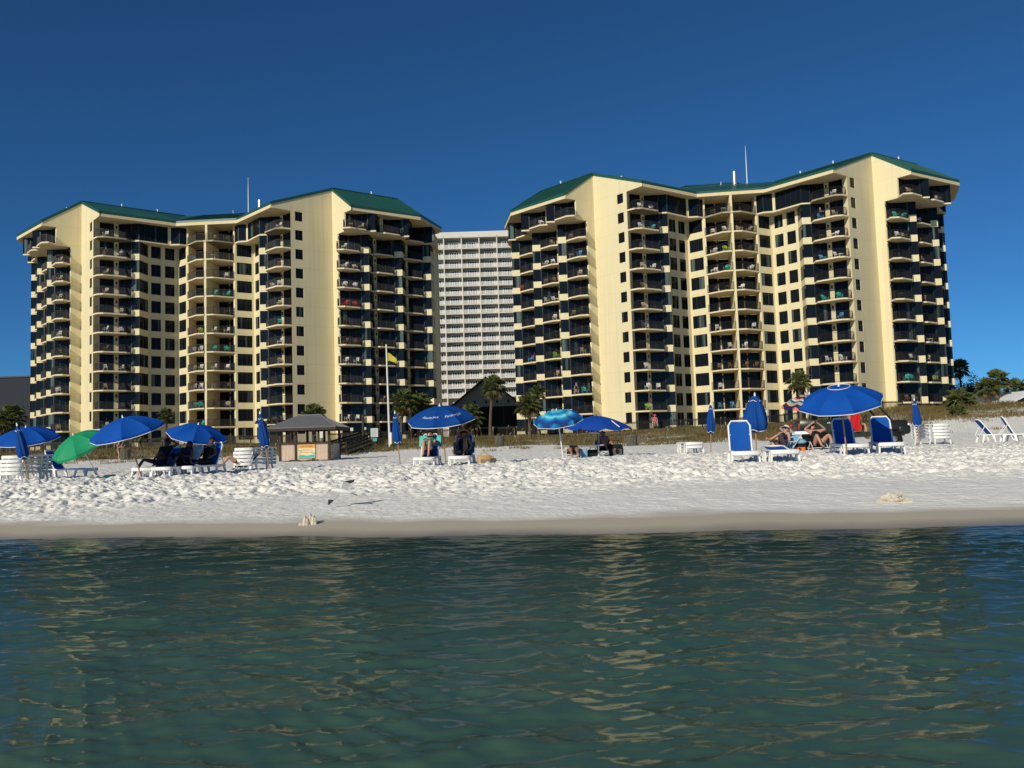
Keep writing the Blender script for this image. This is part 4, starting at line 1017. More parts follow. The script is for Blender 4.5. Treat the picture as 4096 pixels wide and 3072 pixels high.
def LG(label,px,py,Y,rz,back,**k): return lounger(label,gp(px,py,Y),R_(rz),back,**k)
def stack(px,py,Y,rz,n,label,pitch=.135):
    b=gp(px,py,Y); first=None
    names=['lowest','second','middle','fourth','topmost'] if n==5 else ['lowest','second','third','topmost']
    for k in range(n):
        lb=names[k]+' lounger in '+label
        if first is None: lounger(lb,b,R_(rz),0,group='loungers in '+label,name='stacked_lounger'); first=1
        elif first==1: first=lounger(lb,b+Vector((0,.012,pitch)),R_(rz-.6),0,group='loungers in '+label,name='stacked_lounger',legz=.13); tr=tree_of(first)
        else: dup(first,b+Vector((.004*k*(-1)**k,.012*k,pitch*k)),R_(rz+(.6*(-1)**k)),lb,tree=tr)
stack(*c5(235,1585),29.6,2,5,'the stack under the left blue umbrella')
stack(*c6(270,1512),32.4,-10,5,'the stack left of the kiosk')
stack(*c8(1390,1185),38.5,2,5,'the stack at the right')
stack(*c7(1900,1352),37.,24,2,'the low pair left of the slim folded umbrella') if 0 else None
b=gp(*c7(1900,1352),36.); l0=lounger('lower of two flat white loungers on open sand right of the bins',b,R_(0),0,group='flat pair of loungers',name='stacked_lounger'); dup(l0,b+Vector((0,.02,.135)),R_(.8),'upper of two flat white loungers on open sand right of the bins')
stack(*c8(265,1172),32.6,-14,4,'the small stack between hat wearer and pickup cart') 
LG('lounger with deep blue back turned to the right, behind the green umbrella',*c5(590,1548),33.,82,58)
LG('lounger lying behind the left stack with a white-rimmed blue back',*c5(345,1530),33.,5,14)
LG('lounger under the man with raised arm, foot end toward the water',*c5(1420,1555),28.6,-12,50)
LG('lounger under the person in a white towel, right of the first',*c5(1600,1562),28.4,-15,52)
LG('lounger with a raised dark blue back holding the person in black',*c5(1800,1545),28.9,-18,62)
LG('lounger under the lettered umbrella with a mint towel on its back',*c6(1800,1440),29.5,-3,66)
LG('lounger under the lettered umbrella beside the straw bag',*c6(2105,1430),29.5,-4,66)
LG('sunlit upright bright blue lounger standing alone in front of the fat folded umbrella',2970,1832,22.6,-10,68)
LG('flat bright blue lounger on the sand in front of the person in a white hat',3118,1836,22.6,-9,6)
LG('left one of two dark-backed loungers under the ringed umbrella',*c8(655,1240),25.6,-8,64)
LG('right one of two dark-backed loungers under the ringed umbrella',*c8(985,1236),25.7,-13,66)
LG('half-raised lounger seen from the side on the far right sand',*c8(1980,1172),38.,84,52)
LG('lounger cut by the right edge with a steep bright blue back',*c8(2195,1170),36.5,70,62)
# ------------------------------------------------------------------ rental kiosk
KY=52.; kb0=at(1120,1835,KY); kb1=at(1318,1828,KY); kx=(kb0.x+kb1.x)/2; kz=gz(kx,KY)+.02; kw=kb1.x-kb0.x; kd=2.6
ks=thing('rental_kiosk','wooden rental kiosk with grey hip roof and orange sign panel','kiosk',(kx,KY,kz),R_(-2))
M['corr']=mat('ribbed tan metal',(.60,.47,.36),.6,.3,noise=(2,.08)); M['kroof']=mat('grey ribbed roofing',(.23,.23,.235),.5,.4,noise=(1.5,.12)); M['kwood']=mat('dark brown timber',(.055,.040,.032),.8,.2,noise=(4,.2))
ch=1.12
def ribbed(p0,p1,z0,z1,step=.085):
    g=MB(); n=int(dist(p0,p1)/step)*2; d=((p1[0]-p0[0])/n,(p1[1]-p0[1])/n); nx,ny=d[1]/math.hypot(*d),-d[0]/math.hypot(*d)
    for k in range(n):
        o0=.03*(k%2); o1=.03*((k+1)%2); a=(p0[0]+d[0]*k+nx*o0,p0[1]+d[1]*k+ny*o0); b=(p0[0]+d[0]*(k+1)+nx*o1,p0[1]+d[1]*(k+1)+ny*o1)
        g.quad((*a,z0),(*b,z0),(*b,z1),(*a,z1))
    return g
w2=kw/2
ribbed((-w2,0),(w2,0),.06,ch-.08).build('front_panel',M['corr'],ks)
ribbed((w2,0),(w2,kd),.06,ch-.08).build('side_panel',M['corr'],ks); ribbed((-w2,kd),(-w2,0),.06,ch-.08).build('side_panel',M['corr'],ks); ribbed((w2,kd),(-w2,kd),.06,ch-.08).build('back_panel',M['corr'],ks)
g=MB(); g.prism([(-w2-.12,-.12),(w2+.12,-.12),(w2+.12,.25),(-w2-.12,.25)],ch-.08,ch); g.prism([(w2-.2,.25),(w2+.12,.25),(w2+.12,kd+.12),(w2-.2,kd+.12)],ch-.08,ch); g.prism([(-w2-.12,.25),(-w2+.2,.25),(-w2+.2,kd+.12),(-w2-.12,kd+.12)],ch-.08,ch)
g.build('counter',M['kwood'],ks)
kh=2.02
for x in (-w2,-w2*.36,w2*.36,w2):
    for y in (0,kd): g=MB(); g.box((x,y,kh/2),(.13,.13,kh)); g.build('post',M['kwood'],ks)
g=MB(); g.bar((-w2,0.04,.03),(w2,.04,.03),.08,.08); g.box((-w2*.42,-.03,.045),(.62,.06,.11)); g.box((w2*.35,-.03,.045),(.62,.06,.09)); g.build('skid',M['blackm'],ks)
ov=.55; g=MB(); A=[(-w2-ov,-ov,kh),(w2+ov,-ov,kh),(w2+ov,kd+ov,kh),(-w2-ov,kd+ov,kh)]; rz0=(-w2*.42,kd/2,kh+.78); rz1=(w2*.42,kd/2,kh+.78)
roofslab(g,[A[0],A[1],rz1,rz0],.06); roofslab(g,[A[1],A[2],rz1],.06); roofslab(g,[A[2],A[3],rz0,rz1],.06); roofslab(g,[A[3],A[0],rz0],.06)
n=44
for k in range(n+1):
    x=-w2-ov+(2*w2+2*ov)*k/n
    t_=1. if abs(x)<=w2*.42 else (w2+ov-abs(x))/(w2+ov-w2*.42)
    y1=-ov+(kd/2+ov)*t_; g.bar((x,-ov,kh+.03),(x,y1,kh+.03+.78*t_),.055,.06)
for k in range(24):
    y=-ov+(kd+2*ov)*k/23; t_=1-abs(y-kd/2)/(kd/2+ov); g.bar((w2+ov,y,kh+.02),(w2+ov-(w2+ov-w2*.42)*t_,y,kh+.02+.78*t_),.05,.035)
g.bar((*A[1][:2],kh+.03),(rz1[0],rz1[1],rz1[2]+.03),.14,.05); g.bar((*A[0][:2],kh+.03),(rz0[0],rz0[1],rz0[2]+.03),.14,.05); g.bar((rz0[0],rz0[1],rz0[2]+.03),(rz1[0],rz1[1],rz1[2]+.03),.16,.05)
ro_=g.build('roof',M['kroof'],ks)
g=MB(); 
for a,b in zip(A,A[1:]+A[:1]): g.bar((a[0],a[1],kh-.10),(b[0],b[1],kh-.10),.05,.17)
g.build('fascia',M['kwood'],ks)
M['orange']=mat('orange sign paint',(.70,.32,.04),.5,.3); M['cream']=mat('cream sign paint',(.72,.60,.36),.5,.3); M['signteal']=mat('teal sign paint',(.06,.38,.34),.5,.3); M['ink']=mat('dark sign ink',(.05,.035,.02),.6,.2); M['inko']=mat('brown orange sign ink',(.45,.20,.04),.6,.2)
def sign(cx,y,wd,h0,h1,rz=0.):
    s=MB(); s.box((cx,y,(h0+h1)/2),(wd,.04,h1-h0)); o=s.build('sign_panel',M['cream'],ks)
    hh=h1-h0; yy=y-.024
    g=MB(); g.box((cx,yy,h1-.14*hh),(wd*.98,.008,.25*hh)); g.build('sign_header',M['orange'],o)
    g=MB(); P=[(cx-wd*.48,yy-.002,h0+.02),(cx+wd*.48,yy-.002,h0+.02),(cx+wd*.48,yy-.002,h0+.20*hh)]+[(cx+wd*(.48-.96*k/10),yy-.002,h0+hh*(.22+.03*math.sin(k))) for k in range(1,11)]; g.poly(P); g.build('sign_sea',M['signteal'],o)
    g=MB()
    for sx,x0,hgt in ((-1,cx-wd*.43,.55),(1,cx+wd*.43,.36)):
        g.bar((x0,yy-.004,h0+.2*hh),(x0-sx*.04,yy-.004,h0+hgt*hh),.022,.006,up=(0,1,0))
        for k in range(7): a=k*.55-.2; g.add([(x0-sx*.04,yy-.004,h0+hgt*hh),(x0-sx*.04+.14*hh*math.cos(a)+.01,yy-.004,h0+hgt*hh+.10*hh*math.sin(a)),(x0-sx*.04+.14*hh*math.cos(a),yy-.004,h0+hgt*hh+.10*hh*math.sin(a)-.03)],[(0,1,2)])
    g.build('sign_palms',M['signteal'],o)
    for txt,zq,sz,mm in (('SIGN UP HERE',h1-.14*hh,.145*hh,'ink'),('CHAIR RENTALS',h0+.60*hh,.115*hh,'inko'),('BANANA BOAT',h0+.43*hh,.125*hh,'inko')):
        me=lettering(txt,sz,M[mm],0); l=link('lettering',me,o,(cx,yy-.008,zq)); l.rotation_euler=(R_(90),0,0)
sign(.05*kw,-.07,1.02,.18,ch-.12)
# side sign on the right end
s=MB(); s.box((w2+.06,.45,.62),(.03,.62,.86)); o=s.build('side_sign',M['corr'],ks)
g=MB(); g.box((w2+.08,.45,.98),(.01,.5,.1))
for k in range(4): g.box((w2+.08,.45,.8-.14*k),(.01,.42-.05*(k%2),.05))
g.build('sign_lines',M['ink'],o)
# ------------------------------------------------------------------ bins, bench, signs, flagpole
M['slat']=mat('grey-brown bin slats',(.13,.115,.10),.8,.2,noise=(4,.25,(1,1,.2)))
def bin_(label,px,py,Y,rz=0.,h=.95):
    b=gp(px,py,Y); t=thing('slatted_bin',label,'trash bin',b,rz,group='slatted beach bins'); g=MB()
    for k in range(20): a=2*math.pi*k/20; g.box((.42*math.cos(a),.42*math.sin(a),h/2+.02*(k%2)),(.035,.095,h),a)
    g.build('slats',M['slat'],t)
    g=MB(); g.lathe([(.38,0),(.38,h-.06),(.34,h-.06),(.34,.1)],(0,0,0),24); g.build('drum',M['blackm'],t)
    g=MB(); g.lathe([(.41,h-.03),(.41,h+.015),(.33,h+.015)],(0,0,0),24); g.build('rim',M['slat'],t); return t
bin_('dark slatted bin right beside the walker with a backpack',*c5(1110,1462),80.)
bin_('slatted bin on open sand right of the lettered umbrella loungers',*c7(220,1342),81.)
bin_('pale slatted bin on open sand right of the sport umbrella',*c7(1392,1306),74.,.3)
b=gp(*c5(80,1425),70.); bn=thing('wooden_bench','dark slatted wooden bench at the dune foot at the left edge','bench',b)
g=MB(); 
for k in range(12): g.box((-1.1+k*.2,.12,.55),(.12,.04,.75))
g.bar((-1.2,.12,.9),(1.2,.12,.9),.06,.1); g.build('backrest',M['darkwood'],bn)
g=MB(); g.box((0,-.15,.42),(2.4,.5,.07)); g.build('seat',M['darkwood'],bn)
for x in (-1.1,1.1): g=MB(); g.box((x,-.1,.2),(.1,.45,.42)); g.build('leg',M['darkwood'],bn)
b=gp(1559,1772,85.); fp=thing('flagpole','tall white flagpole with a limp yellow flag on the dune','flagpole',b); tp=at(1545,1381,85.); hgt=tp.z-b.z; lx=tp.x-b.x
g=MB(); g.tube([(0,0,-.3),(lx*.5,0,hgt*.5),(lx,0,hgt)],[.115,.10,.07],12); g.build('pole',M['hotelwall'],fp)
g=MB(); g.lathe([(.07,0),(.09,.05),(.0,.10)],(lx,0,hgt),10); g.build('finial',M['white'],fp)
M['yellow']=mat('yellow flag cloth',(.62,.52,.06),.7,.2,trans=((.6,.5,.05),.3))
g=MB(); z1=at(1549,1412,85.).z-b.z; P=[];F=[]
for i in range(9):
    for j in range(5):
        u=i/8; v=j/4; P.append((lx*.93+.10+.95*u*(1-.15*v),.16*math.sin(u*5+v)*u,z1-.62*u*u-.15*u-(.85-.50*u)*v+.04*math.sin(u*9)))
for i in range(8):
    for j in range(4): F.append((i*5+j,i*5+j+1,i*5+j+6,i*5+j+5))
g.add(P,F,0,True); g.build('flag',M['yellow'],fp)
g=MB(); g.tube([(.15,-.15,hgt*.03),(.15,-.15,.35+1.1)],.13,10); 
o=g.build('cleat_cover',M['white'],fp)
M['signw']=mat('faded white sign board',(.55,.57,.56),.6,.3,noise=(2,.08)); M['signb']=mat('grey sign text',(.22,.25,.26),.7,.2)
def post_sign(label,px,ptop,pbot,Y,wpx,cm='signw',lines=0,legs=1,low=None,name='sign_board'):
    a=at(px,ptop,Y); c=at(px,pbot,Y); zb=gz(a.x,Y); t=thing(name,label,'sign',(a.x,Y,zb)); wd=wpx*Y/3450; h1=a.z-zb; h0=max(.1,c.z-zb)
    g=MB(); g.box((0,0,(h0+h1)/2),(wd,.05,h1-h0)); g.build('panel',M[cm],t)
    for x in ((0,) if legs==1 else (-wd*.35,wd*.35)): g=MB(); g.box((x,.06,h1/2-.1),(.09,.06,h1+.15)); g.build('post',M['wood'],t)
    if lines:
        g=MB(); r=random.Random(int(px))
        for k in range(lines): z=h1-(h1-h0)*(k+.9)/(lines+.8); L_=wd*r.uniform(.55,.85); g.box((-(wd*.43-L_/2)*.6,-.03,z),(L_,.008,(h1-h0)*.035))
        g.build('text_lines',M['signb'],t)
    return t
post_sign('white notice board with lines of text left of the flagpole',1497,1713,1748,84.,29,lines=7,legs=2)
post_sign('small teal sign low under the white notice board',1499,1752,1765,83.6,16,'signteal',2)
post_sign('small white square sign on the ramp left of the wooden post',1407,1711,1724,88.,11)
post_sign('tiny white sign right of the tall wooden post',1461,1709,1718,88.,7)
post_sign('blank white board seen through the kiosk',1287,1710,1752,80.,16)
b=gp(1452,1750,84.); po=tag(MB().box((0,0,1.6),(.16,.16,3.6)).build('wooden_post',M['wood'],None,b),'tall bare wooden post at the top of the ramp','post')
# pergola left of the kiosk
b=gp(1120,1760,92.); pg=thing('pergola','dark timber pergola on the dune behind the kiosk','pergola',b)
for x in (-2.1,1.2,3.6):
    for y in (0,2.2): g=MB(); g.box((x,y,1.25),(.18,.18,2.6)); g.build('post',M['kwood'],pg)
g=MB()
for y in (0,2.2): g.box((.75,y,2.62),(6.8,.12,.2))
for k in range(12): g.box((-2.4+k*.57,1.1,2.78),(.07,3.2,.14))
g.build('rafters',M['kwood'],pg)
# sand castles and the heap dug up by the water
M['wetsand']=mat('packed damp sand',(.62,.56,.44),.9,.1,noise=(25,.15),bump=(40,.5,.01))
def sandlump(label,pts,cat='sandcastle',name='sand_castle',seed=3):
    rg=random.Random(seed); t=thing(name,label,cat,pts[0][0]); o0=Vector(pts[0][0])
    for (p,r,h) in pts:
        bm=bmesh.new(); bmesh.ops.create_icosphere(bm,subdivisions=4,radius=1.)
        for v in bm.verts:
            n=1+.10*math.sin(v.co.x*5+seed)+.08*math.sin(v.co.y*7+v.co.z*6)+rg.uniform(-.03,.03); zz=v.co.z
            k=1-.45*max(0,zz)**1.5; v.co=Vector((v.co.x*r*k*n,v.co.y*r*k*n,zz*h*n))
        me=bpy.data.meshes.new('tower'); bm.to_mesh(me); bm.free(); me.materials.append(M['wetsand']); me.polygons.foreach_set('use_smooth',[True]*len(me.polygons))
        link('mound',me,t,Vector(p)-o0)
    return t
SY=13.1
def sp(px,dy=0): x=at(px,2080,SY+dy).x; return (x,SY+dy,gz(x,SY+dy))
sandlump('three rounded sandcastle humps at the wet sand line',[(sp(1222),.052,.13),(sp(1243,.06),.048,.155),(sp(1256),.050,.135),(sp(1201),.03,.04)])
def heap(label,px,Y,seed):
    rg=random.Random(seed); x=at(px,2050,Y).x; b=Vector((x,Y,gz(x,Y))); bm=bmesh.new(); bmesh.ops.create_icosphere(bm,subdivisions=5,radius=1.)
    for v in bm.verts:
        n=.75+.35*float(fbm(np.array([v.co.x*2.2+seed]),np.array([v.co.y*2.2+v.co.z*2.7]),4)[0]); v.co=Vector((v.co.x*.30*n,v.co.y*.13*n,max(-.05,v.co.z*.15*n*(1+.35*v.co.x))))
    me=bpy.data.meshes.new('sand_heap'); bm.to_mesh(me); bm.free(); me.materials.append(M['wetsand']); return tag(link('sand_heap',me,None,b),label,'sand heap')
heap('craggy heap of dug-up pale sand by the water at the right',3568,12.9,4)
rg=random.Random(12)
for k,(px,dy) in enumerate(((1275,.9),(1300,.8),(1330,.9),(1352,.7),(1385,.75))): pass
# gull
GYd=15.; gb=at(1365,1967,GYd); gl=thing('gull','grey and white gull gliding low over the sand','bird',gb,R_(0))
M['gullw']=mat('white plumage',(.72,.71,.69),.8,.2); M['gullg']=mat('grey plumage',(.40,.39,.38),.8,.2); M['gulld']=mat('dark wing tips',(.03,.03,.035),.8,.2)
def gull():
    g=MB(); P=lambda x,z,y=0:(x,y,z)
    g.tube([P(-.105,.02),P(-.085,.024),P(-.05,.020),P(.0,.012),P(.06,-.002),P(.115,-.012)],[.004,.016,.022,.03,.022,.008],10)
    g.tube([P(-.085,.024),P(-.108,.018)],[.02,.015],8)
    o=g.build('body',M['gullw'],gl)
    g=MB(); g.tube([P(-.118,.016),P(-.145,.008)],[.006,.002],6); g.build('beak',M['gulld'],gl)
    g=MB(); g.tube([P(-.098,.026),P(-.10,.018)],[.02,.014],8); g.build('hood',M['gulld'],gl)
    for nm,pts in (('wing',[((-.005,.02,.01),(.072,.014,.01)),((.004,.075,.04),(.075,.05,.04)),((.012,.112,.07),(.085,.09,.07)),((.125,.128,.10),(.13,.122,.10))]),('wing',[((-.10,.01,-.01),(-.002,-.005,-.01)),((-.112,-.035,-.04),(-.03,-.045,-.04)),((-.128,-.085,-.07),(-.07,-.09,-.07)),((-.13,-.135,-.10),(-.115,-.132,-.10))])):
        g=MB(); V=[]
        for a,b in pts:
            for q,dz in ((a,.004),(b,.002)): V.append((q[0],q[2],q[1]+dz))
        n=len(pts); g.add(V,[(2*i,2*i+1,2*i+3,2*i+2) for i in range(n-1)],0)
        g.m[-1]=1; g.add([(v[0],v[1],v[2]-.008) for v in V],[(2*i,2*i+2,2*i+3,2*i+1) for i in range(n-1)],0); g.m[-1]=1
        g.build(nm,[M['gullg'],M['gulld']],gl)
    g=MB(); g.add([(.10,-.02,-.01),(.10,.02,-.01),(.175,.035,-.045),(.175,-.035,-.045)],[(0,1,2,3)]); g.add([(.10,-.02,-.016),(.10,.02,-.016),(.175,.035,-.05),(.175,-.035,-.05)],[(3,2,1,0)]); g.build('tail',M['gullg'],gl)
gull(); gl.scale=(1.6,1.3,1.5)
# ------------------------------------------------------------------ people
M['skin']=mat('fair skin',(.50,.28,.19),.55,.3,noise=(6,.08)); M['skind']=mat('tanned skin',(.36,.18,.11),.55,.3,noise=(6,.08)); M['skinb']=mat('dark brown skin',(.10,.055,.04),.55,.3,noise=(6,.08))  # skin tones: plain base colours, lightly mottled
M['hairb']=mat('dark brown hair',(.03,.018,.012),.6,.3); M['hairg']=mat('grey hair',(.25,.24,.22),.7,.3); M['hairl']=mat('blond hair',(.42,.32,.18),.6,.3)
M['navy']=mat('navy cloth',(.012,.02,.05),.85,.15,noise=(8,.2)); M['khaki']=mat('khaki cloth',(.26,.20,.14),.85,.15,noise=(8,.15)); M['greenc']=mat('green cloth',(.01,.18,.12),.85,.15,noise=(8,.15)); M['whitec']=mat('white towelling',(.74,.73,.71),.9,.1,noise=(10,.1),bump=(40,.4,.01)); M['mint']=mat('mint towel',(.12,.52,.46),.9,.1,noise=(5,.12),bump=(40,.4,.01)); M['pink']=mat('pink cloth',(.62,.10,.14),.85,.15); M['red']=mat('red towel',(.55,.015,.02),.9,.1,noise=(5,.15)); M['straw']=mat('straw',(.50,.32,.14),.85,.15,noise=(30,.2)); M['sky']=mat('pale blue cloth',(.22,.46,.62),.9,.1,noise=(4,.25)); M['teald']=mat('deep teal towel',(.02,.20,.26),.9,.1,noise=(5,.2)); M['lens']=mat('dark lenses',(.008,.008,.008),.1,.6); M['mouth']=mat('lips',(.28,.09,.08),.5,.3); M['grey']=mat('grey cloth',(.10,.10,.105),.85,.15,noise=(8,.15)); M['orangec']=mat('orange cloth',(.75,.17,.02),.8,.2)
def skin_mesh(name,verts,edges,rad,m,sub=1,root=0):
    me=bpy.data.meshes.new(name); me.from_pydata([tuple(v) for v in verts],edges,[]); o=bpy.data.objects.new(name,me); COL.objects.link(o)
    sk=o.modifiers.new('s','SKIN'); sk.use_smooth_shade=True
    if not me.skin_vertices: me.skin_vertices.new(name='')
    for i,r in enumerate(rad): me.skin_vertices[0].data[i].radius=(r,r) if not hasattr(r,'__len__') else r
    me.skin_vertices[0].data[root].use_root=True
    if sub: sb=o.modifiers.new('b','SUBSURF'); sb.levels=sub; sb.render_levels=sub
    dg=bpy.context.evaluated_depsgraph_get(); out=bpy.data.meshes.new_from_object(o.evaluated_get(dg)); bpy.data.objects.remove(o); bpy.data.meshes.remove(me)
    out.materials.clear(); out.materials.append(m); out.name=name; out.polygons.foreach_set('use_smooth',[True]*len(out.polygons)); return out
def person(label,loc,rz,J,skin='skin',hair='hairb',top=None,bottom=None,shoes=None,hat=None,glasses=False,longhair=False,bun=False,sleeve=True,leg=.5,group='people on the beach and balconies',look=(0,-1,0)):
    """J: joints in the person's own space (metres): pelvis chest neck head shL shR elL elR wrL wrR kL kR aL aR tL tR"""
    t=thing('person',label,'person',loc,rz,group); V=[];E_=[];Rd=[]; ix={}
    J={k:Vector(v) for k,v in J.items()}
    def add(n,p,r,par=None):
        V.append(Vector(p)); Rd.append(r); ix[n]=len(V)-1
        if par is not None: E_.append((ix[par],ix[n]))
    pl,ch,nk,hd=J['pelvis'],J['chest'],J['neck'],J['head']
    up=(hd-nk).normalized()
    add('pelvis',pl,(.145,.115)); add('waist',pl.lerp(ch,.5),(.125,.10),'pelvis'); add('chest',ch,(.15,.115),'waist'); add('neck',nk,.058,'chest'); add('jaw',nk.lerp(hd,.45),.07,'neck'); add('head',hd,.098,'jaw'); add('crown',hd+up*.075,.075,'head')
    lk=Vector(look); lk=(lk-up*lk.dot(up)).normalized() if (lk-up*lk.dot(up)).length>.1 else Vector((0,-1,0)); sd=up.cross(lk).normalized()
    for s in 'LR':
        add('sh'+s,J['sh'+s],.066,'chest'); add('ua'+s,J['sh'+s].lerp(J['el'+s],.5),.053,'sh'+s); add('el'+s,J['el'+s],.042,'ua'+s); add('wr'+s,J['wr'+s],.029,'el'+s)
        d=(J['wr'+s]-J['el'+s]).normalized(); ax=d.orthogonal().normalized(); a2=d.cross(ax)
        add('pa'+s,J['wr'+s]+d*.06,.034,'wr'+s)
        for q in range(4):
            b=J['wr'+s]+d*.095+ax*(.017*(q-1.5)*1.0); L_=(.062,.075,.07,.055)[q]
            add('f%d%s'%(q,s),b,.0095,'pa'+s); add('g%d%s'%(q,s),b+d*L_*.55+a2*.008,.0085,'f%d%s'%(q,s)); add('h%d%s'%(q,s),b+d*L_*.9+a2*.03,.007,'g%d%s'%(q,s))
        tb=J['wr'+s]+d*.05+ax*.035; add('th'+s,tb,.011,'pa'+s); add('ti'+s,tb+d*.035+ax*.022+a2*.01,.009,'th'+s)
        hp=pl+(J['k'+s]-pl).normalized()*.04+Vector((J['k'+s].x-pl.x,0,0))*.35
        side=Vector((.09 if s=='R' else -.09,0,0)); 
        if J.get('hip'): side=Vector(J['hip'])*(1 if s=='R' else -1)
        add('hi'+s,pl+side,.10,'pelvis'); add('th_'+s,(pl+side).lerp(J['k'+s],.5),.082,'hi'+s); add('k'+s,J['k'+s],.058,'th_'+s); add('ca'+s,J['k'+s].lerp(J['a'+s],.4),.052,'k'+s); add('a'+s,J['a'+s],.036,'ca'+s); add('t'+s,J['t'+s],(.04,.025),'a'+s)
    body=link('body',skin_mesh('body',V,E_,Rd,M[skin],1),t)
    # face
    f=MB(); fc=hd+lk*.088-up*.012
    f.tube([fc+lk*.004+up*.02,fc+lk*.028-up*.016,fc+lk*.006-up*.028],[.010,.017,.008],6); 
    for q in (-1,1): f.tube([hd+sd*q*.094-up*.005+up*.03,hd+sd*q*.103-up*.01,hd+sd*q*.094-up*.045],[.008,.016,.008],6)
    f.build('nose_and_ears',M[skin],t)
    if glasses:
        g=MB(); 
        for q in (-1,1): g.tube([fc+sd*q*.036+up*.022+lk*.0,fc+sd*q*.036+up*.022+lk*.018],.03,10)
        g.bar(fc+sd*.06+up*.026+lk*.008,fc-sd*.06+up*.026+lk*.008,.008,.008); g.build('sunglasses',M['lens'],t)
    else:
        g=MB()
        for q in (-1,1): g.tube([fc+sd*q*.033+up*.02-lk*.004,fc+sd*q*.033+up*.02+lk*.006],.011,8)
        g.build('eyes',M['lens'],t)
    g=MB(); g.bar(fc+sd*.022-up*.052,fc-sd*.022-up*.052,.012,.010); g.build('mouth',M['mouth'],t)
    if hair:
        bm=bmesh.new(); bmesh.ops.create_icosphere(bm,subdivisions=3,radius=.112)
        for v in list(bm.verts):
            if v.co.y<-.045 and v.co.z<.05: bm.verts.remove(v)
            elif v.co.z<(-.04 if not longhair else -.2): bm.verts.remove(v)
        rot=Matrix((sd,-lk,up)).transposed()
        for v in bm.verts:
            c=v.co.copy(); 
            if longhair and c.z<-.02: c.z=-.02+(c.z+.02)*3.2; c.y+=.02
            v.co=hd+up*.018+rot@c
        me=bpy.data.meshes.new('hair'); bm.to_mesh(me); bm.free(); me.materials.append(M[hair]); me.polygons.foreach_set('use_smooth',[True]*len(me.polygons)); ho=link('hair',me,t)
        if bun: g=MB(); c=hd+up*.13-lk*.03; g.lathe([(.005,-.04),(.04,-.03),(.05,.0),(.04,.035),(.005,.05)],tuple(c),10); g.build('hair_bun',M[hair],ho)
    if hat:
        cm,br,hh=hat; g=MB(); rot=Matrix((sd,-lk,up)).transposed(); q=MB()
        if br<.16: q.lathe([(.112,0),(.112,.05),(.09,.10),(.0,.115)],(0,0,.035),14); q.add([(-.07,-.10,.045),(.07,-.10,.045),(.05,-.20,.025),(-.05,-.20,.025)],[(0,1,2,3)])
        else: q.lathe([(br,-.015),(br*.8,.0),(.115,.012),(.112,.06),(.095,.115),(.0,.125)],(0,0,.04),20)
        g.join(q,lambda p:tuple(hd+rot@Vector(p))); g.build('hat',M[cm],t)
    def garment(name,keys,par,grow,m):
        vs=[];es=[];rs=[];mp={}
        for k in keys:
            mp[k]=len(vs); vs.append(V[ix[k]]); r=Rd[ix[k]]; rs.append((r[0]+grow,r[1]+grow) if hasattr(r,'__len__') else r+grow)
        for a,b in E_:
            na=[k for k in keys if ix[k]==a]; nb=[k for k in keys if ix[k]==b]
            if na and nb: es.append((mp[na[0]],mp[nb[0]]))
        return link(name,skin_mesh(name,vs,es,rs,M[m],1),t)
    if top: garment('shirt',['chest','waist','pelvis','shL','shR']+(['uaL','uaR'] if sleeve else [])+(['elL','elR','wrL','wrR'] if sleeve=='long' else []),None,.014,top)
    if bottom:
        k=['pelvis','hiL','hiR']; 
        if leg>.2: k+=['th_L','th_R']
        if leg>.6: k+=['kL','kR','caL','caR']
        if leg>.9: k+=['aL','aR']
        garment('trousers' if leg>.9 else 'shorts' if leg>.2 else 'swim_bottoms',k,None,.012,bottom)
    return t
def recline(head=(0,.46,1.16),knee=.72,spread=.13,arms='side',foot=.42,legs=1.,straight=False,hz=.34):
    """lying back on a lounger: hips on the seat, feet toward -y"""
    p=Vector((0,.10,hz+.13)); h=Vector(head); n=p.lerp(h,.80)+Vector((0,-.01,0)); c=p.lerp(h,.58)
    J=dict(pelvis=p,chest=c,neck=n,head=h,shL=c+Vector((-.17,.02,.10)),shR=c+Vector((.17,.02,.10)))
    for s,q in (('L',-1),('R',1)):
        if straight: J['k'+s]=(q*.10,-.33,hz+.13); J['a'+s]=(q*.11,-.76,hz+.09); J['t'+s]=(q*.14,-.82,hz+.22)
        else: J['k'+s]=(q*spread,-.26,hz+knee*.62); J['a'+s]=(q*spread*.9,-.55,hz+.08); J['t'+s]=(q*spread,-.72,hz+.06)
        sh=J['sh'+s]
        if arms=='side': J['el'+s]=sh+Vector((q*.10,-.04,-.26)); J['wr'+s]=sh+Vector((q*.07,-.26,-.34))
        elif arms=='lap': J['el'+s]=sh+Vector((q*.09,-.10,-.24)); J['wr'+s]=sh+Vector((-q*.06,-.33,-.22))
        elif arms=='knee': J['el'+s]=sh+Vector((q*.06,-.22,-.16)); J['wr'+s]=sh+Vector((-q*.05,-.44,-.06))
        else: J['el'+s]=sh+Vector((q*.25,-.02,.10)); J['wr'+s]=h+Vector((q*.10,.04,.06))
    return J
def stand(arm=0,h=1.75):
    k=h/1.75; J=dict(pelvis=(0,0,.95),chest=(0,0,1.28),neck=(0,0,1.47),head=(0,-.01,1.62),shL=(-.19,0,1.40),shR=(.19,0,1.40),elL=(-.24,.02,1.12),elR=(.24,.02,1.12),wrL=(-.25,-.08,.88),wrR=(.25,-.08,.88),kL=(-.10,-.02,.50),kR=(.10,.03,.50),aL=(-.11,.04,.09),aR=(.11,.10,.10),tL=(-.12,-.12,.03),tR=(.13,-.05,.03))
    return {a:tuple(q*k for q in b) for a,b in J.items()}
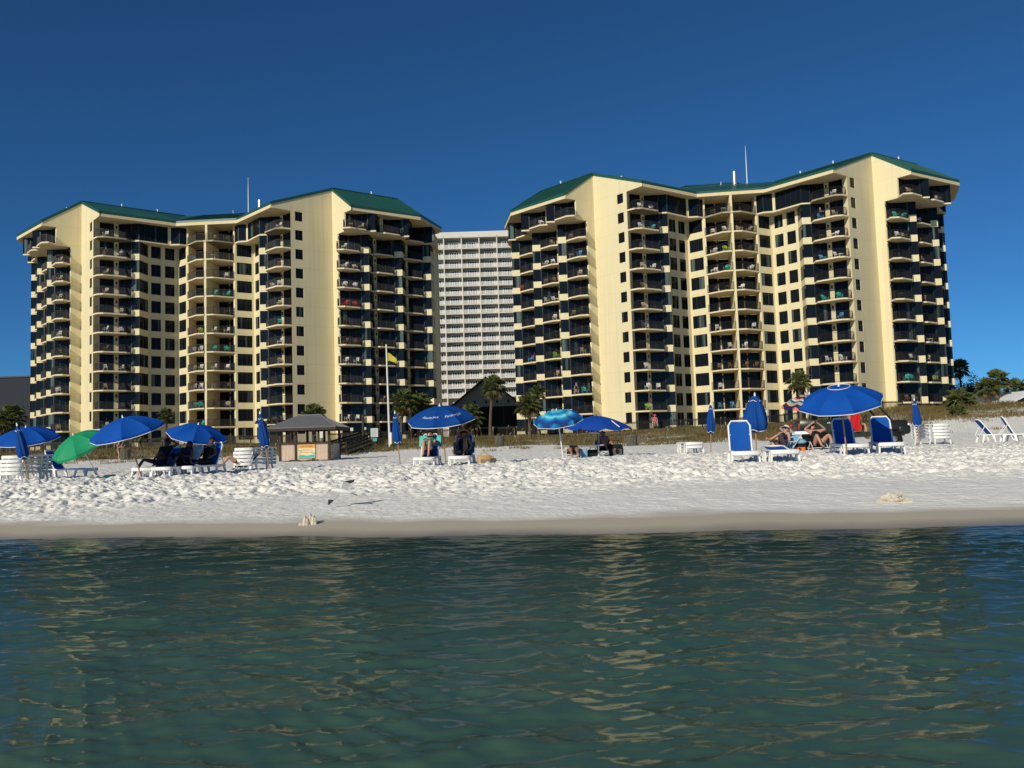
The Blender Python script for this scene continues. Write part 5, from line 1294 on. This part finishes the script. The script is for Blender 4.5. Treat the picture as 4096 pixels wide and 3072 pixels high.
def sit(h=.45):
    return dict(pelvis=(0,0,h+.11),chest=(0,.10,h+.45),neck=(0,.13,h+.64),head=(0,.10,h+.80),shL=(-.19,.10,h+.56),shR=(.19,.10,h+.56),elL=(-.26,-.02,h+.30),elR=(.26,-.02,h+.30),wrL=(-.20,-.24,h+.24),wrR=(.20,-.24,h+.24),kL=(-.13,-.44,h+.10),kR=(.13,-.44,h+.10),aL=(-.13,-.46,.08),aR=(.13,-.46,.08),tL=(-.14,-.62,.03),tR=(.14,-.62,.03))
def on(lg_label):
    o=[q for q in bpy.data.objects if q.get('label')==lg_label][0]; return o.location.copy(), o.rotation_euler.z
def towel(label,parent_loc,rz,pts,m,th=.012,name='towel'):
    """cloth draped over a backrest: grid of local points rows x cols"""
    g=MB(); R0=len(pts); C0=len(pts[0]); P=[p for r in pts for p in r]; n=len(P)
    P2=[(p[0],p[1]+.012,p[2]-.004) for p in P]
    F=[];
    for i in range(R0-1):
        for j in range(C0-1):
            a=i*C0+j; F.append((a,a+1,a+C0+1,a+C0)); F.append((n+a,n+a+C0,n+a+C0+1,n+a+1))
    g.add(P+P2,F,0,True); return tag(g.build(name,M[m],None,parent_loc,rz),label,'towel','towels on the beach')
def drape(label,lab,back,m,w=.34,u0=.2,u1=.93,over=.35,ph=0):
    loc,rz=on(lab); a=R_(back); ca,sa=math.cos(a),math.sin(a); rows=[]
    for i in range(9):
        q=i/8; r=[]
        for j in range(9):
            x=(j/8-.5)*2*w; wv=.014*math.sin(j*2.1+i*.9+ph)
            if q<.7: u=u0+(u1-u0)*q/.7; r.append((x*1.02,.30+u*.86*ca-.035*sa+wv*sa,.35+u*.86*sa+.035*ca))
            else: d=(q-.7)/.3; u=u1+.05; r.append((x*1.05,.30+u*.86*ca+.06*d+wv,.35+u*.86*sa-over*d))
        rows.append(r)
    return towel(label,loc,rz,rows,m)
A1='lounger under the man with raised arm, foot end toward the water'; A2='lounger under the person in a white towel, right of the first'; A3='lounger with a raised dark blue back holding the person in black'
B1='lounger under the lettered umbrella with a mint towel on its back'; B2='lounger under the lettered umbrella beside the straw bag'
l,r=on(A1); J=recline((0,.40,1.16),.8,.2,'side',hz=.36); J['elR']=(.42,.34,1.10); J['wrR']=(.16,.36,1.22); J['kL']=(-.42,-.30,.62); J['aL']=(-.62,-.62,.06); J['tL']=(-.70,-.80,.02)
person('man in black cap lying back with one arm behind his head',l,r,J,'skinb','hairb','black','navy',hat=('black',.14,.1),glasses=True)
l,r=on(A2); person('person in dark clothes reclining under a white towel',l,r,recline((0,.46,1.06),.7,.12,'lap'),'skinb','hairb','navy','black',leg=.7,longhair=True)
drape('white towel with blue edge draped over a shaded lounger back',A2,52,'whitec',.36,.3,.95,.3)
l,r=on(A3); person('person in black stretched out on the dark blue lounger',l,r,recline((0,.46,1.18),.7,.12,'side',straight=True),'skinb','hairb','black','black',leg=.7)
def low_chair(label,loc,rz,m='sky',arm='white',hz=.2,back=40,name='beach_chair'):
    t=thing(name,label,'chair',loc,rz); f=MB(); a=R_(back); by,bz=.28+.72*math.cos(a),hz+.72*math.sin(a)
    for sx in (-.27,.27):
        f.tube([(sx,-.25,hz),(sx,.28,hz-.03),(sx,by,bz)],.012,6); f.tube([(sx,-.2,0),(sx,.1,hz+.2),(sx,.45,hz+.22)],.012,6); f.tube([(sx,.35,0),(sx,.1,hz+.2)],.012,6)
    f.bar((-.27,-.25,hz),(.27,-.25,hz),.02,.02); f.build('frame',M['white'],t)
    g=MB(); g.quad((-.26,-.24,hz),(.26,-.24,hz),(.26,.28,hz-.05),(-.26,.28,hz-.05)); g.quad((-.26,.28,hz-.05),(.26,.28,hz-.05),(.26,by,bz),(-.26,by,bz)); g.build('sling',M[m],t)
    for sx in (-.27,.27): g=MB(); g.box((sx,.28,hz+.235),(.06,.38,.03)); g.build('armrest',M[arm],t)
    return t
b=gp(*c5(2090,1505),31.5); low_chair('low folding beach chair left of the kiosk stack',b,R_(-62),'teald')
person('person with a bun in a black shirt lying in a low chair',b+Vector((0,0,-.14)),R_(-62),recline((0,.50,.98),.66,.12,'side',hz=.34),'skin','hairb','black','black',leg=.4,bun=True)
# pair under the lettered umbrella
l,r=on(B1); person('person in a green shirt with knees up, hands clasped on them',l,r,recline((.02,.40,1.12),.92,.10,'knee'),'skin','hairb','greenc','navy',leg=.3,longhair=True)
drape('mint green towel draped over the lounger back under the lettered umbrella',B1,66,'mint',.37,.45,.98,.45)
l,r=on(B2); J=recline((0,.42,1.10),.95,.12,'side'); J['kL']=(-.14,-.36,.50); J['aL']=(-.20,-.74,.43); J['tL']=(-.24,-.80,.58)
person('woman in a wide straw hat and sunglasses, one knee raised',l,r,J,'skind','hairb','black','black',leg=.1,hat=('straw',.25,.1),glasses=True,sleeve=False,longhair=True)
drape('deep teal towel hanging over the lounger beside the straw bag',B2,66,'teald',.36,.1,.6,.2,1.)
def tote(label,loc,rz,w,d,h,m,m2=None,name='tote_bag',strap=True):
    t=thing(name,label,'bag',loc,rz,'beach bags'); g=MB(); P=[];n=16;rows=6
    for j in range(rows+1):
        q=j/rows; k=.82+.22*math.sin(math.pi*(.25+.6*q))
        for i in range(n):
            a=2*math.pi*i/n; c,s_=math.cos(a),math.sin(a); e=.5; x=w/2*math.copysign(abs(c)**e,c)*k; y=d/2*math.copysign(abs(s_)**e,s_)*k; P.append((x+.01*math.sin(5*a+j),y,h*q+.015*math.sin(3*a)*q))
    F=[(j*n+i,j*n+(i+1)%n,(j+1)*n+(i+1)%n,(j+1)*n+i) for j in range(rows) for i in range(n)]+[tuple(range(n-1,-1,-1)),tuple(range(rows*n,rows*n+n))]
    g.add(P,F,0,True); g.build('bag_body',M[m],t)
    if m2: g=MB(); g.box((0,-d*.44,h*.42),(w*.7,.05,h*.45)); g.build('pocket',M[m2],t)
    if strap:
        g=MB(); 
        for sy in (-.3,.3): g.tube([(-w*.3,d*sy,h*.9),(-w*.2,d*sy,h*1.3),(w*.2,d*sy,h*1.3),(w*.3,d*sy,h*.9)],.012,6)
        g.build('strap',M[m],t)
    return t
tote('straw tote bag on the sand beside the hat wearer\'s lounger',gp(1938,1851,28.6),.3,.46,.26,.34,'straw','khaki')
tote('olive rolled bag behind the straw tote',gp(1962,1850,29.2),.5,.40,.24,.24,'khaki')
# sunbather under the teal umbrella
b=gp(*c7(872,1392),33.2); low_chair('low white-armed chair laid flat under the sunbather',b,0,'grey',hz=.22,back=8)
J=dict(pelvis=(0,-.10,.44),chest=(0,.35,.38),neck=(0,.55,.38),head=(0,.72,.42),shL=(-.17,.45,.37),shR=(.17,.45,.37),elL=(-.30,.62,.30),elR=(.30,.62,.30),wrL=(-.12,.78,.28),wrR=(.12,.78,.28),kL=(-.12,-.52,.33),kR=(.12,-.52,.33),aL=(-.12,-.92,.24),aR=(.12,-.92,.24),tL=(-.12,-1.02,.16),tR=(.12,-1.02,.16),hip=(.12,0,0))
person('sunbather lying face down under the teal banded umbrella',b,0,J,'skind','hairb',None,'black',leg=.1,bun=True,look=(0,.3,1))
tote('pale blue cloth bag beside the sunbather',gp(*c7(957,1388),33.4),0,.34,.22,.40,'sky')
# man in camp chair
b=gp(*c7(1165,1385),36.); cc=thing('camp_chair','black folding camp chair under the sport umbrella','chair',b,R_(12)); cc.scale=(1,1,.66); f=MB()
for sx in (-.32,.32):
    f.tube([(sx,-.28,0),(sx,.28,.52),(sx*1.02,.36,1.02)],.013,6); f.tube([(sx,.30,0),(sx,-.28,.48),(sx,-.28,.66)],.013,6); f.bar((sx,-.30,.66),(sx,.32,.66),.07,.03)
f.bar((-.32,-.28,0.05),(.32,.28,.45),.02,.02); f.bar((.32,-.28,0.05),(-.32,.28,.45),.02,.02); f.build('frame',M['blackm'],cc)
g=MB(); g.quad((-.31,-.28,.46),(.31,-.28,.46),(.31,.24,.40),(-.31,.24,.40)); g.build('seat',M['black'],cc); g=MB(); g.quad((-.32,.26,.42),(.32,.26,.42),(.33,.40,1.06),(-.33,.40,1.06)); g.build('backrest',M['black'],cc)
person('bare-chested man in sunglasses sitting in a black camp chair',b,R_(12),recline((0,.42,.98),.62,.16,'side',hz=.27),'skind','hairg',None,'black',glasses=True,look=(.6,-1,0))
b=gp(*c7(1095,1385),34.8); tb=thing('side_table','small round white table with bottles on the sand','table',b); g=MB(); g.lathe([(.0,.50),(.24,.50),(.25,.52),(.24,.54),(0,.54)],(0,0,0),18); g.build('table_top',M['white'],tb); g=MB(); g.tube([(0,0,0),(0,0,.5)],.03,8); g.build('leg',M['white'],tb)
for k,(dx,m,hh,lb) in enumerate(((-.10,'grey',.18,'small grey bottle on the round white table'),(.02,'sky',.30,'tall pale blue bottle on the round white table'),(.12,'red',.24,'red bottle on the round white table'))):
    g=MB(); g.lathe([(.0,0),(.035,0),(.035,hh*.7),(.014,hh*.85),(.014,hh),(0,hh)],(0,0,0),10); tag(g.build('bottle',M[m],None,b+Vector((dx,-.03+.03*k,.54))),lb,'bottle','bottles on the side table')
tote('boxy black bag left of the round white table',gp(*c7(1045,1385),35.2),0,.46,.30,.34,'black','grey')
tote('large black backpack right of the camp chair',gp(*c7(1250,1378),35.6),.2,.55,.36,.52,'black','grey')
# right group
b=gp(3120,1800,29.); low_chair('low folding chair under the person in a white hat',b,R_(-55),'sky')
J=recline((0,.40,.86),.55,.10,'lap',hz=.22); J['kR']=(.16,-.20,.72); J['aR']=(-.05,-.52,.55); J['tR']=(-.07,-.66,.62)
person('person in a white brimmed hat lounging with legs crossed',b+Vector((0,0,-.03)),R_(-50),J,'skin','hairg','navy',None,hat=('whitec',.22,.1),glasses=True,sleeve=False)
b=gp(*c8(405,1212),29.); low_chair('low black folding chair under the woman in a bikini',b,R_(8),'black','blackm')
J=recline((0,.40,.92),.72,.22,'lap',hz=.22); J['elL']=(-.36,.28,.86); J['wrL']=(-.12,.30,1.02); J['elR']=(.38,.26,.84); J['wrR']=(.14,.22,1.02)
person('woman in a dark bikini and sunglasses shading her face with her arms',b+Vector((0,0,-.03)),R_(8),J,'skin','hairb','black','black',leg=.1,glasses=True,sleeve=False)
tote('orange and black bag with a blue towel beside the bikini wearer',gp(*c8(215,1208),29.4),-.1,.55,.34,.36,'black','orangec')
tag(MB().lathe([(.0,0),(.26,.0),(.27,.06),(.18,.13),(0,.15)],(0,0,0),14).build('folded_towel',M['sky'],None,gp(*c8(225,1208),29.4)+Vector((0,.02,.36))),'pale blue towel bundled on the orange and black bag','towel','towels on the beach')
tote('black rucksack between the orange bag and the bikini wearer',gp(*c8(300,1210),29.6),.3,.36,.30,.50,'black')
# walker with backpack and others far off
b=gp(*c5(1052,1465),81.); w_=person('bare-armed walker in khaki shorts carrying a black backpack',b,R_(62),{**stand(),'elR':(.24,-.18,1.16),'wrR':(.12,-.42,1.14),'elL':(-.24,-.15,1.16),'wrL':(-.10,-.40,1.16),'kL':(-.10,-.16,.50),'aL':(-.11,-.14,.09),'tL':(-.12,-.30,.03),'kR':(.10,.06,.50),'aR':(.11,.28,.12),'tR':(.12,.16,.03)},'skin','hairg','khaki','khaki',sleeve=False)
bp_=tote('black backpack on the walker behind the largest left umbrella',b+Vector((-.20,.09,.98)),R_(62),.34,.24,.50,'black',strap=False,name='backpack')
b=gp(2622,1710,96.5); low_chair('dark lawn chair behind the black fence with a person in pink',b+Vector((0,0,.35)),0,'navy','blackm',hz=.42,back=70); person('person dressed in pink sitting behind the black fence',b+Vector((0,0,.35)),0,sit(.42),'skin','hairl','pink','pink',hat=('pink',.2,.1))
# ------------------------------------------------------------------ utility cart
CY=33.; cb=gp(*c8(690,1205),CY); CT=thing('utility_cart','dark green open utility cart with a cargo bed parked on the sand','utility vehicle',cb,R_(-4))
M['cart']=mat('dark green cart body',(.022,.03,.02),.35,.5); M['tyre']=mat('black tyre',(.012,.012,.012),.9,.2); M['tail']=mat('red tail light',(.5,.01,.01),.3,.5)
def rbox(c,d,r=.05,seg=3):
    bm=bmesh.new(); bmesh.ops.create_cube(bm,size=1.)
    for v in bm.verts: v.co=Vector((v.co.x*d[0]+c[0],v.co.y*d[1]+c[1],v.co.z*d[2]+c[2]))
    bmesh.ops.bevel(bm,geom=list(bm.edges),offset=r,segments=seg,affect='EDGES',profile=.5); g=MB(); vs=[tuple(v.co) for v in bm.verts]; bm.verts.index_update(); g.add(vs,[tuple(v.index for v in f.verts) for f in bm.faces],0,True); bm.free(); return g
bd=rbox((-1.38,0,.88),(1.40,1.42,.42),.05); bd.join(rbox((.0,0,.58),(3.6,1.2,.20),.06)); bd.build('body',M['cart'],CT)
bed=MB(); 
for c,d in (((-2.06,0,.98),(.05,1.4,.34)),((-.70,0,1.0),(.05,1.4,.36)),((-1.38,-.70,1.0),(1.4,.04,.36)),((-1.38,.70,1.0),(1.4,.04,.36))): bed.join(rbox(c,d,.015,1))
bed.build('cargo_bed',M['cart'],CT)
hd=rbox((1.45,0,.86),(.95,1.32,.42),.12); hd.join(rbox((1.75,0,.72),(.5,1.36,.36),.12)); hd.build('hood',M['blackm'],CT)
for sy in (-.62,.62):
    g=MB(); g.join(rbox((-2.08,sy,.94),(.06,.14,.24),.02,2)); g.build('tail_light',M['tail'],CT); g=MB(); g.join(rbox((1.92,sy*.8,.90),(.10,.26,.10),.03,2)); g.build('headlight',M['white'],CT)
for sy in (-.66,.66):
    for x in (-1.35,1.30):
        g=MB(); g.lathe([(.17,-.12),(.28,-.13),(.33,-.09),(.34,0),(.33,.09),(.28,.13),(.17,.12)],(0,0,0),24); q=MB(); q.join(g,lambda p:(p[0]+x,sy+p[2],.34+p[1])); w=q.build('wheel',M['tyre'],CT)
        g=MB(); g.lathe([(0,-.06),(.17,-.08),(.18,0),(.17,.08),(0,.06)],(0,0,0),16); q=MB(); q.join(g,lambda p:(p[0]+x,sy+p[2],.34+p[1])); q.build('rim',M['steel'],w)
g=MB()
for sy in (-.66,.66):
    g.tube([(-.66,sy,.7),(-.55,sy,1.55),(-.40,sy,1.90),(.50,sy,1.92),(.70,sy,1.80),(1.35,sy,1.02)],.035,8); g.tube([(-.40,sy,1.90),(-.05,sy,1.2),(-.02,sy,.7)],.03,8)
for x,z in ((-.40,1.90),(.50,1.92),(-.55,1.55),(1.35,1.02)): g.tube([(x,-.66,z),(x,.66,z)],.03,8)
g.build('roll_cage',M['blackm'],CT)
g=MB(); g.join(rbox((-.25,0,.80),(.5,1.25,.14),.04)); g.join(rbox((-.47,0,1.15),(.14,1.25,.62),.05)); g.build('seat_bench',M['black'],CT)
g=MB(); g.tube([(.72,-.3,.95),(.45,-.3,1.15)],.02,6); q=[Vector((.45+.05*math.sin(a*.5236),-.3+.17*math.cos(a*.5236),1.16+.16*math.sin(a*.5236))) for a in range(13)]; g.tube(q,.015,6); g.build('steering_wheel',M['blackm'],CT)
g=MB(); 
for k in range(9): g.box((-1.05+k*.06,-.725,1.05),(.035,.012,.05))
g.build('side_lettering',M['hotelwall'],CT)
mk=MB(); mk.join(rbox((-1.5,0,1.05),(.9,.9,.18),.05)); mk.build('cargo_cover',M['black'],CT)
J={**sit(.86)}; J.update(aL=(-.13,-.50,.46),aR=(.13,-.50,.46),tL=(-.14,-.64,.40),tR=(.14,-.64,.40),elR=(.20,-.36,1.52),wrR=(.16,-.66,1.66),elL=(-.30,.02,1.18),wrL=(-.22,-.26,1.02))
person('bare-chested man in a dark cap riding in the utility cart, arm on the cage',cb+Vector((-.06,-.28,0)),R_(86),J,'skin','hairb',None,'khaki',hat=('black',.14,.1))
g=MB(); P=[];F=[]
for i in range(9):
    for j in range(7): P.append((-.24+.36*j/6+.02*math.sin(i),-.74-.03*math.sin(j*2.+i*.4),1.36-.62*i/8+.06*math.sin(j*1.3)))
for i in range(8):
    for j in range(6): F.append((i*7+j,i*7+j+1,i*7+j+8,i*7+j+7))
g.add(P,F,0,True); n0=len(g.v); g.add([(p[0],p[1]+.015,p[2]) for p in P],[tuple(reversed(f)) for f in F],0,True)
tag(g.build('towel',M['red'],None,cb,R_(-4)),'red towel hanging on the cage of the utility cart','towel','towels on the beach')
# ------------------------------------------------------------------ things on the tower balconies
cols=dict(white=(.74,.72,.68),teal=(.05,.42,.36),black=(.018,.018,.02),red=(.55,.02,.02),green=(.30,.50,.08),brown=(.20,.11,.06),tan=(.48,.38,.26),blue=(.10,.34,.62))
for k,c in cols.items(): M['ch_'+k]=mat(k+' patio furniture',c,.5,.3)
def adiron():
    g=MB()
    for k in range(5): x=-.24+.12*k; g.bar((x,.20,.32),(x*1.15,.52,1.02-.05*abs(k-2)),.10,.02,up=(0,1,0))
    for k in range(4): g.box((0,-.30+k*.15,.40-.03*k),(.54,.12,.025))
    for s in (-1,1): g.box((s*.32,-.05,.58),(.13,.70,.025)); g.bar((s*.29,-.34,.58),(s*.29,-.34,0),.09,.03); g.bar((s*.27,-.32,.40),(s*.27,.5,.02),.03,.10); g.bar((s*.29,.25,.58),(s*.29,.28,0),.05,.03)
    return g
def pchair():
    g=MB()
    for s in (-1,1):
        for y in (-.24,.24): g.bar((s*.24,y,.44),(s*.27,y*1.15,0),.045,.045)
        g.box((s*.28,-.03,.65),(.06,.50,.03)); g.bar((s*.28,-.26,.65),(s*.26,-.25,.44),.04,.04)
    g.box((0,0,.44),(.52,.52,.04))
    for k in range(5): x=-.2+.1*k; g.bar((x,.24,.46),(x*1.1,.36,.95),.07,.02,up=(0,1,0))
    g.bar((-.25,.36,.95),(.25,.36,.95),.03,.06); return g
def chaise():
    g=MB(); g.box((0,-.35,.34),(.58,1.1,.06)); g.bar((0,.20,.36),(0,.62,.90),.56,.05,up=(0,1,0))
    for s in (-1,1):
        for y in (-.8,.15): g.bar((s*.25,y,.34),(s*.25,y,0),.04,.04)
    return g
def ptable():
    g=MB(); g.lathe([(0,.66),(.40,.66),(.41,.69),(0,.70)],(0,0,0),16)
    for k in range(4): a=k*1.571+.7; g.bar((.25*math.cos(a),.25*math.sin(a),.66),(.33*math.cos(a),.33*math.sin(a),0),.035,.035)
    return g
CMESH={}
def cmesh(kind,col):
    if (kind,col) not in CMESH: CMESH[(kind,col)]={'a':adiron,'p':pchair,'c':chaise,'t':ptable}[kind]().mesh({'a':'patio_chair','p':'patio_chair','c':'patio_chaise','t':'patio_table'}[kind],M['ch_'+col])
    return CMESH[(kind,col)]
ordn=['ground','first','second','third','fourth','fifth','sixth','seventh','eighth','ninth','tenth','top']
SP={'I':((12.7,-6.5),(11.2,-5.0)),'C':((2.5,-.3),(1.0,-1.4)),'O0':((21.3,-3.7),(22.5,-2.5)),'O1':((25.4,.3),(26.6,1.5)),'O2':((29.5,4.3),(30.7,5.5))}
SN={'I':'inner','C':'middle','O0':'nearest outer','O1':'second outer','O2':'farthest outer'}
bb=[(root,'left tower'),(root2,'right tower')]
NM={'a':'slatted','p':'upright','c':'long','t':'round'}
CT_={'a':'chair','p':'chair','c':'chaise','t':'table'}
used=set()
def bal(b,side,stk,fl,slot,kind,col,yaw=None):
    if (b,side,stk,fl,slot) in used: return
    used.add((b,side,stk,fl,slot)); rt_,bn=bb[b]; x,y=SP[stk][slot]; x=x*side
    if fl==11 and stk[0]=='O': x+=1.4*side; y-=1.4
    z=F_(fl)+.005; p=rt_.matrix_world@Vector((x,y,z)); r_=random.Random(hash((b,side,stk,fl,slot))%9999 if 0 else (b*7919+side*131+fl*17+slot*3+len(stk)*5+ord(stk[-1])))
    rz=rt_.rotation_euler.z+(yaw if yaw is not None else r_.uniform(-.7,.7))
    me=cmesh(kind,col); o=link(me.name.split('.')[0],me,None,p,rz)
    return tag(o,'%s %s %s %s, %s floor, %s %s balcony of %s'%(col,NM[kind],CT_[kind],'at its '+('outer' if slot==0 else 'inner')+' end',ordn[fl],'left' if side<0 else 'right',SN[stk],bn),CT_[kind],'patio furniture on the tower balconies')
bpy.context.view_layer.update()
for e in ((0,-1,'C',10,0,'a','teal'),(0,-1,'C',6,1,'a','green'),(0,-1,'C',6,0,'a','red'),(0,-1,'C',3,0,'p','white'),(0,-1,'C',3,1,'p','white'),(0,-1,'C',2,0,'a','teal'),(0,-1,'C',2,1,'a','teal'),(0,-1,'C',1,1,'a','teal'),(0,-1,'C',4,0,'p','tan'),
 (0,1,'C',8,0,'a','teal'),(0,1,'C',8,1,'a','teal'),(0,1,'C',5,0,'a','teal'),(0,1,'C',5,1,'a','teal'),(0,1,'C',4,0,'p','white'),(0,1,'C',4,1,'p','white'),(0,1,'C',9,0,'p','white'),(0,1,'C',10,1,'t','white'),
 (0,-1,'I',4,0,'p','white'),(0,-1,'I',4,1,'p','tan'),(0,-1,'I',3,0,'p','tan'),(0,-1,'I',9,0,'p','tan'),(0,-1,'I',8,0,'p','tan'),(0,-1,'I',7,1,'p','tan'),(0,-1,'I',5,0,'p','brown'),(0,-1,'I',2,1,'p','black'),
 (0,1,'I',8,1,'a','white'),(0,1,'I',8,0,'a','white'),(0,1,'I',7,0,'c','tan'),(0,1,'I',6,0,'p','teal'),(0,1,'I',5,0,'p','white'),(0,1,'I',4,0,'a','tan'),(0,1,'I',11,0,'p','white'),
 (0,1,'O0',10,0,'p','white'),(0,1,'O0',9,0,'a','white'),(0,1,'O0',9,1,'c','tan'),(0,1,'O0',8,0,'a','white'),(0,1,'O0',8,1,'a','white'),(0,1,'O0',7,0,'a','red'),(0,1,'O0',7,1,'a','red'),(0,1,'O0',5,0,'p','brown'),(0,1,'O0',5,1,'p','brown'),(0,1,'O0',4,0,'p','white'),(0,1,'O0',4,1,'p','white'),(0,1,'O0',11,1,'p','tan'),(0,1,'O0',1,0,'p','white'),(0,1,'O0',1,1,'p','white'),
 (1,-1,'I',11,0,'p','white'),(1,-1,'I',11,1,'p','white'),(1,-1,'I',10,0,'p','white'),(1,-1,'I',10,1,'a','teal'),(1,-1,'I',8,1,'p','white'),(1,-1,'I',8,0,'p','tan'),(1,-1,'I',7,0,'p','brown'),(1,-1,'I',2,0,'p','white'),(1,-1,'I',2,1,'p','white'),(1,-1,'I',1,0,'a','green'),(1,-1,'I',3,0,'p','white'),
 (1,-1,'C',9,0,'a','white'),(1,-1,'C',9,1,'a','green'),(1,-1,'C',8,1,'a','teal'),(1,-1,'C',10,1,'p','white'),(1,-1,'C',5,0,'p','white'),(1,-1,'C',4,1,'p','white'),(1,-1,'C',2,0,'p','white'),(1,-1,'C',1,0,'p','blue'),(1,-1,'C',1,1,'p','blue'),
 (1,1,'C',10,0,'a','tan'),(1,1,'C',10,1,'a','tan'),(1,1,'C',8,0,'a','white'),(1,1,'C',7,1,'c','white'),(1,1,'C',5,0,'p','white'),(1,1,'C',1,1,'t','white'),
 (1,1,'I',10,1,'p','blue'),(1,1,'I',10,0,'p','tan'),(1,1,'I',8,1,'c','blue'),(1,1,'I',8,0,'c','white'),(1,1,'I',6,1,'a','teal'),(1,1,'I',6,0,'a','teal'),(1,1,'I',5,0,'p','blue'),(1,1,'I',4,0,'c','black'),(1,1,'I',3,0,'a','white'),(1,1,'I',3,1,'p','white'),(1,1,'I',11,0,'p','white'),
 (1,1,'O0',10,0,'a','teal'),(1,1,'O0',10,1,'a','teal'),(1,1,'O0',9,0,'p','white'),(1,1,'O0',9,1,'p','tan'),(1,1,'O0',2,0,'a','teal'),(1,1,'O0',2,1,'a','teal'),(1,1,'O0',1,1,'p','white'),(1,1,'O1',2,1,'a','green'),(1,1,'O1',11,1,'p','white'),
 (1,-1,'O0',9,0,'p','blue'),(1,-1,'O0',4,0,'p','tan'),(1,-1,'O0',2,0,'a','teal'),(1,-1,'O0',2,1,'p','white'),(1,-1,'O1',9,0,'c','white'),(1,-1,'O1',9,1,'a','white'),(1,-1,'O1',7,1,'p','white'),(1,-1,'O1',4,0,'a','green'),(1,-1,'O1',1,1,'a','white'),(1,-1,'O2',8,1,'p','red'),(1,-1,'O2',4,0,'p','blue'),(1,-1,'O1',6,0,'p','white'),(1,-1,'O0',10,0,'p','black'),
 (0,-1,'O0',10,0,'p','tan'),(0,-1,'O0',9,0,'p','tan'),(0,-1,'O0',6,1,'p','teal'),(0,-1,'O0',6,0,'p','white'),(0,-1,'O0',3,0,'p','white'),(0,-1,'O0',3,1,'p','white')):
    bal(*e)
rg=random.Random(21)
for b in (0,1):
    for side in (-1,1):
        for stk in ('I','C','O0','O1'):
            if (b,side,stk) in ((0,-1,'O1'),): continue
            for fl in range(1,12):
                if rg.random()<.62:
                    bal(b,side,stk,fl,0,rg.choice('ppapc'),rg.choice(['black','black','black','brown','white','tan']))
                    if rg.random()<.5: bal(b,side,stk,fl,1,rg.choice('ppt'),rg.choice(['black','black','brown','white']))
def balp(b,side,stk,fl,slot,label,J,dz=0,rz=0,**k):
    rt_=bb[b][0]; x,y=SP[stk][slot]; p=rt_.matrix_world@Vector((x*side,y,F_(fl)+dz)); return person(label,p,rt_.rotation_euler.z+rz,J,**k)
used
bal(0,-1,'I',10,0,'p','brown',0.); bal(0,-1,'I',10,1,'p','brown',0.)
balp(0,-1,'I',10,0,'person in a dark top seated left on the left tower\'s tenth floor balcony',sit(.45),top='brownc' if 'brownc' in M else 'navy',bottom='black',hair='hairg')
balp(0,-1,'I',10,1,'person in a pale blue top seated on the left tower\'s tenth floor balcony',sit(.45),top='sky',bottom='black',hair='hairl')
balp(1,1,'I',10,1,'man standing on a tenth floor balcony of the right tower',{**stand(),'elL':(-.26,-.18,1.14),'wrL':(-.24,-.40,1.08)},rz=R_(70),top='khaki',bottom='navy',leg=1.,hair='hairg')
balp(1,-1,'O0',2,1,'woman with long fair hair standing on a second floor balcony of the right tower',stand(0,1.66),top='navy',bottom='navy',leg=.3,hair='hairl',longhair=True)
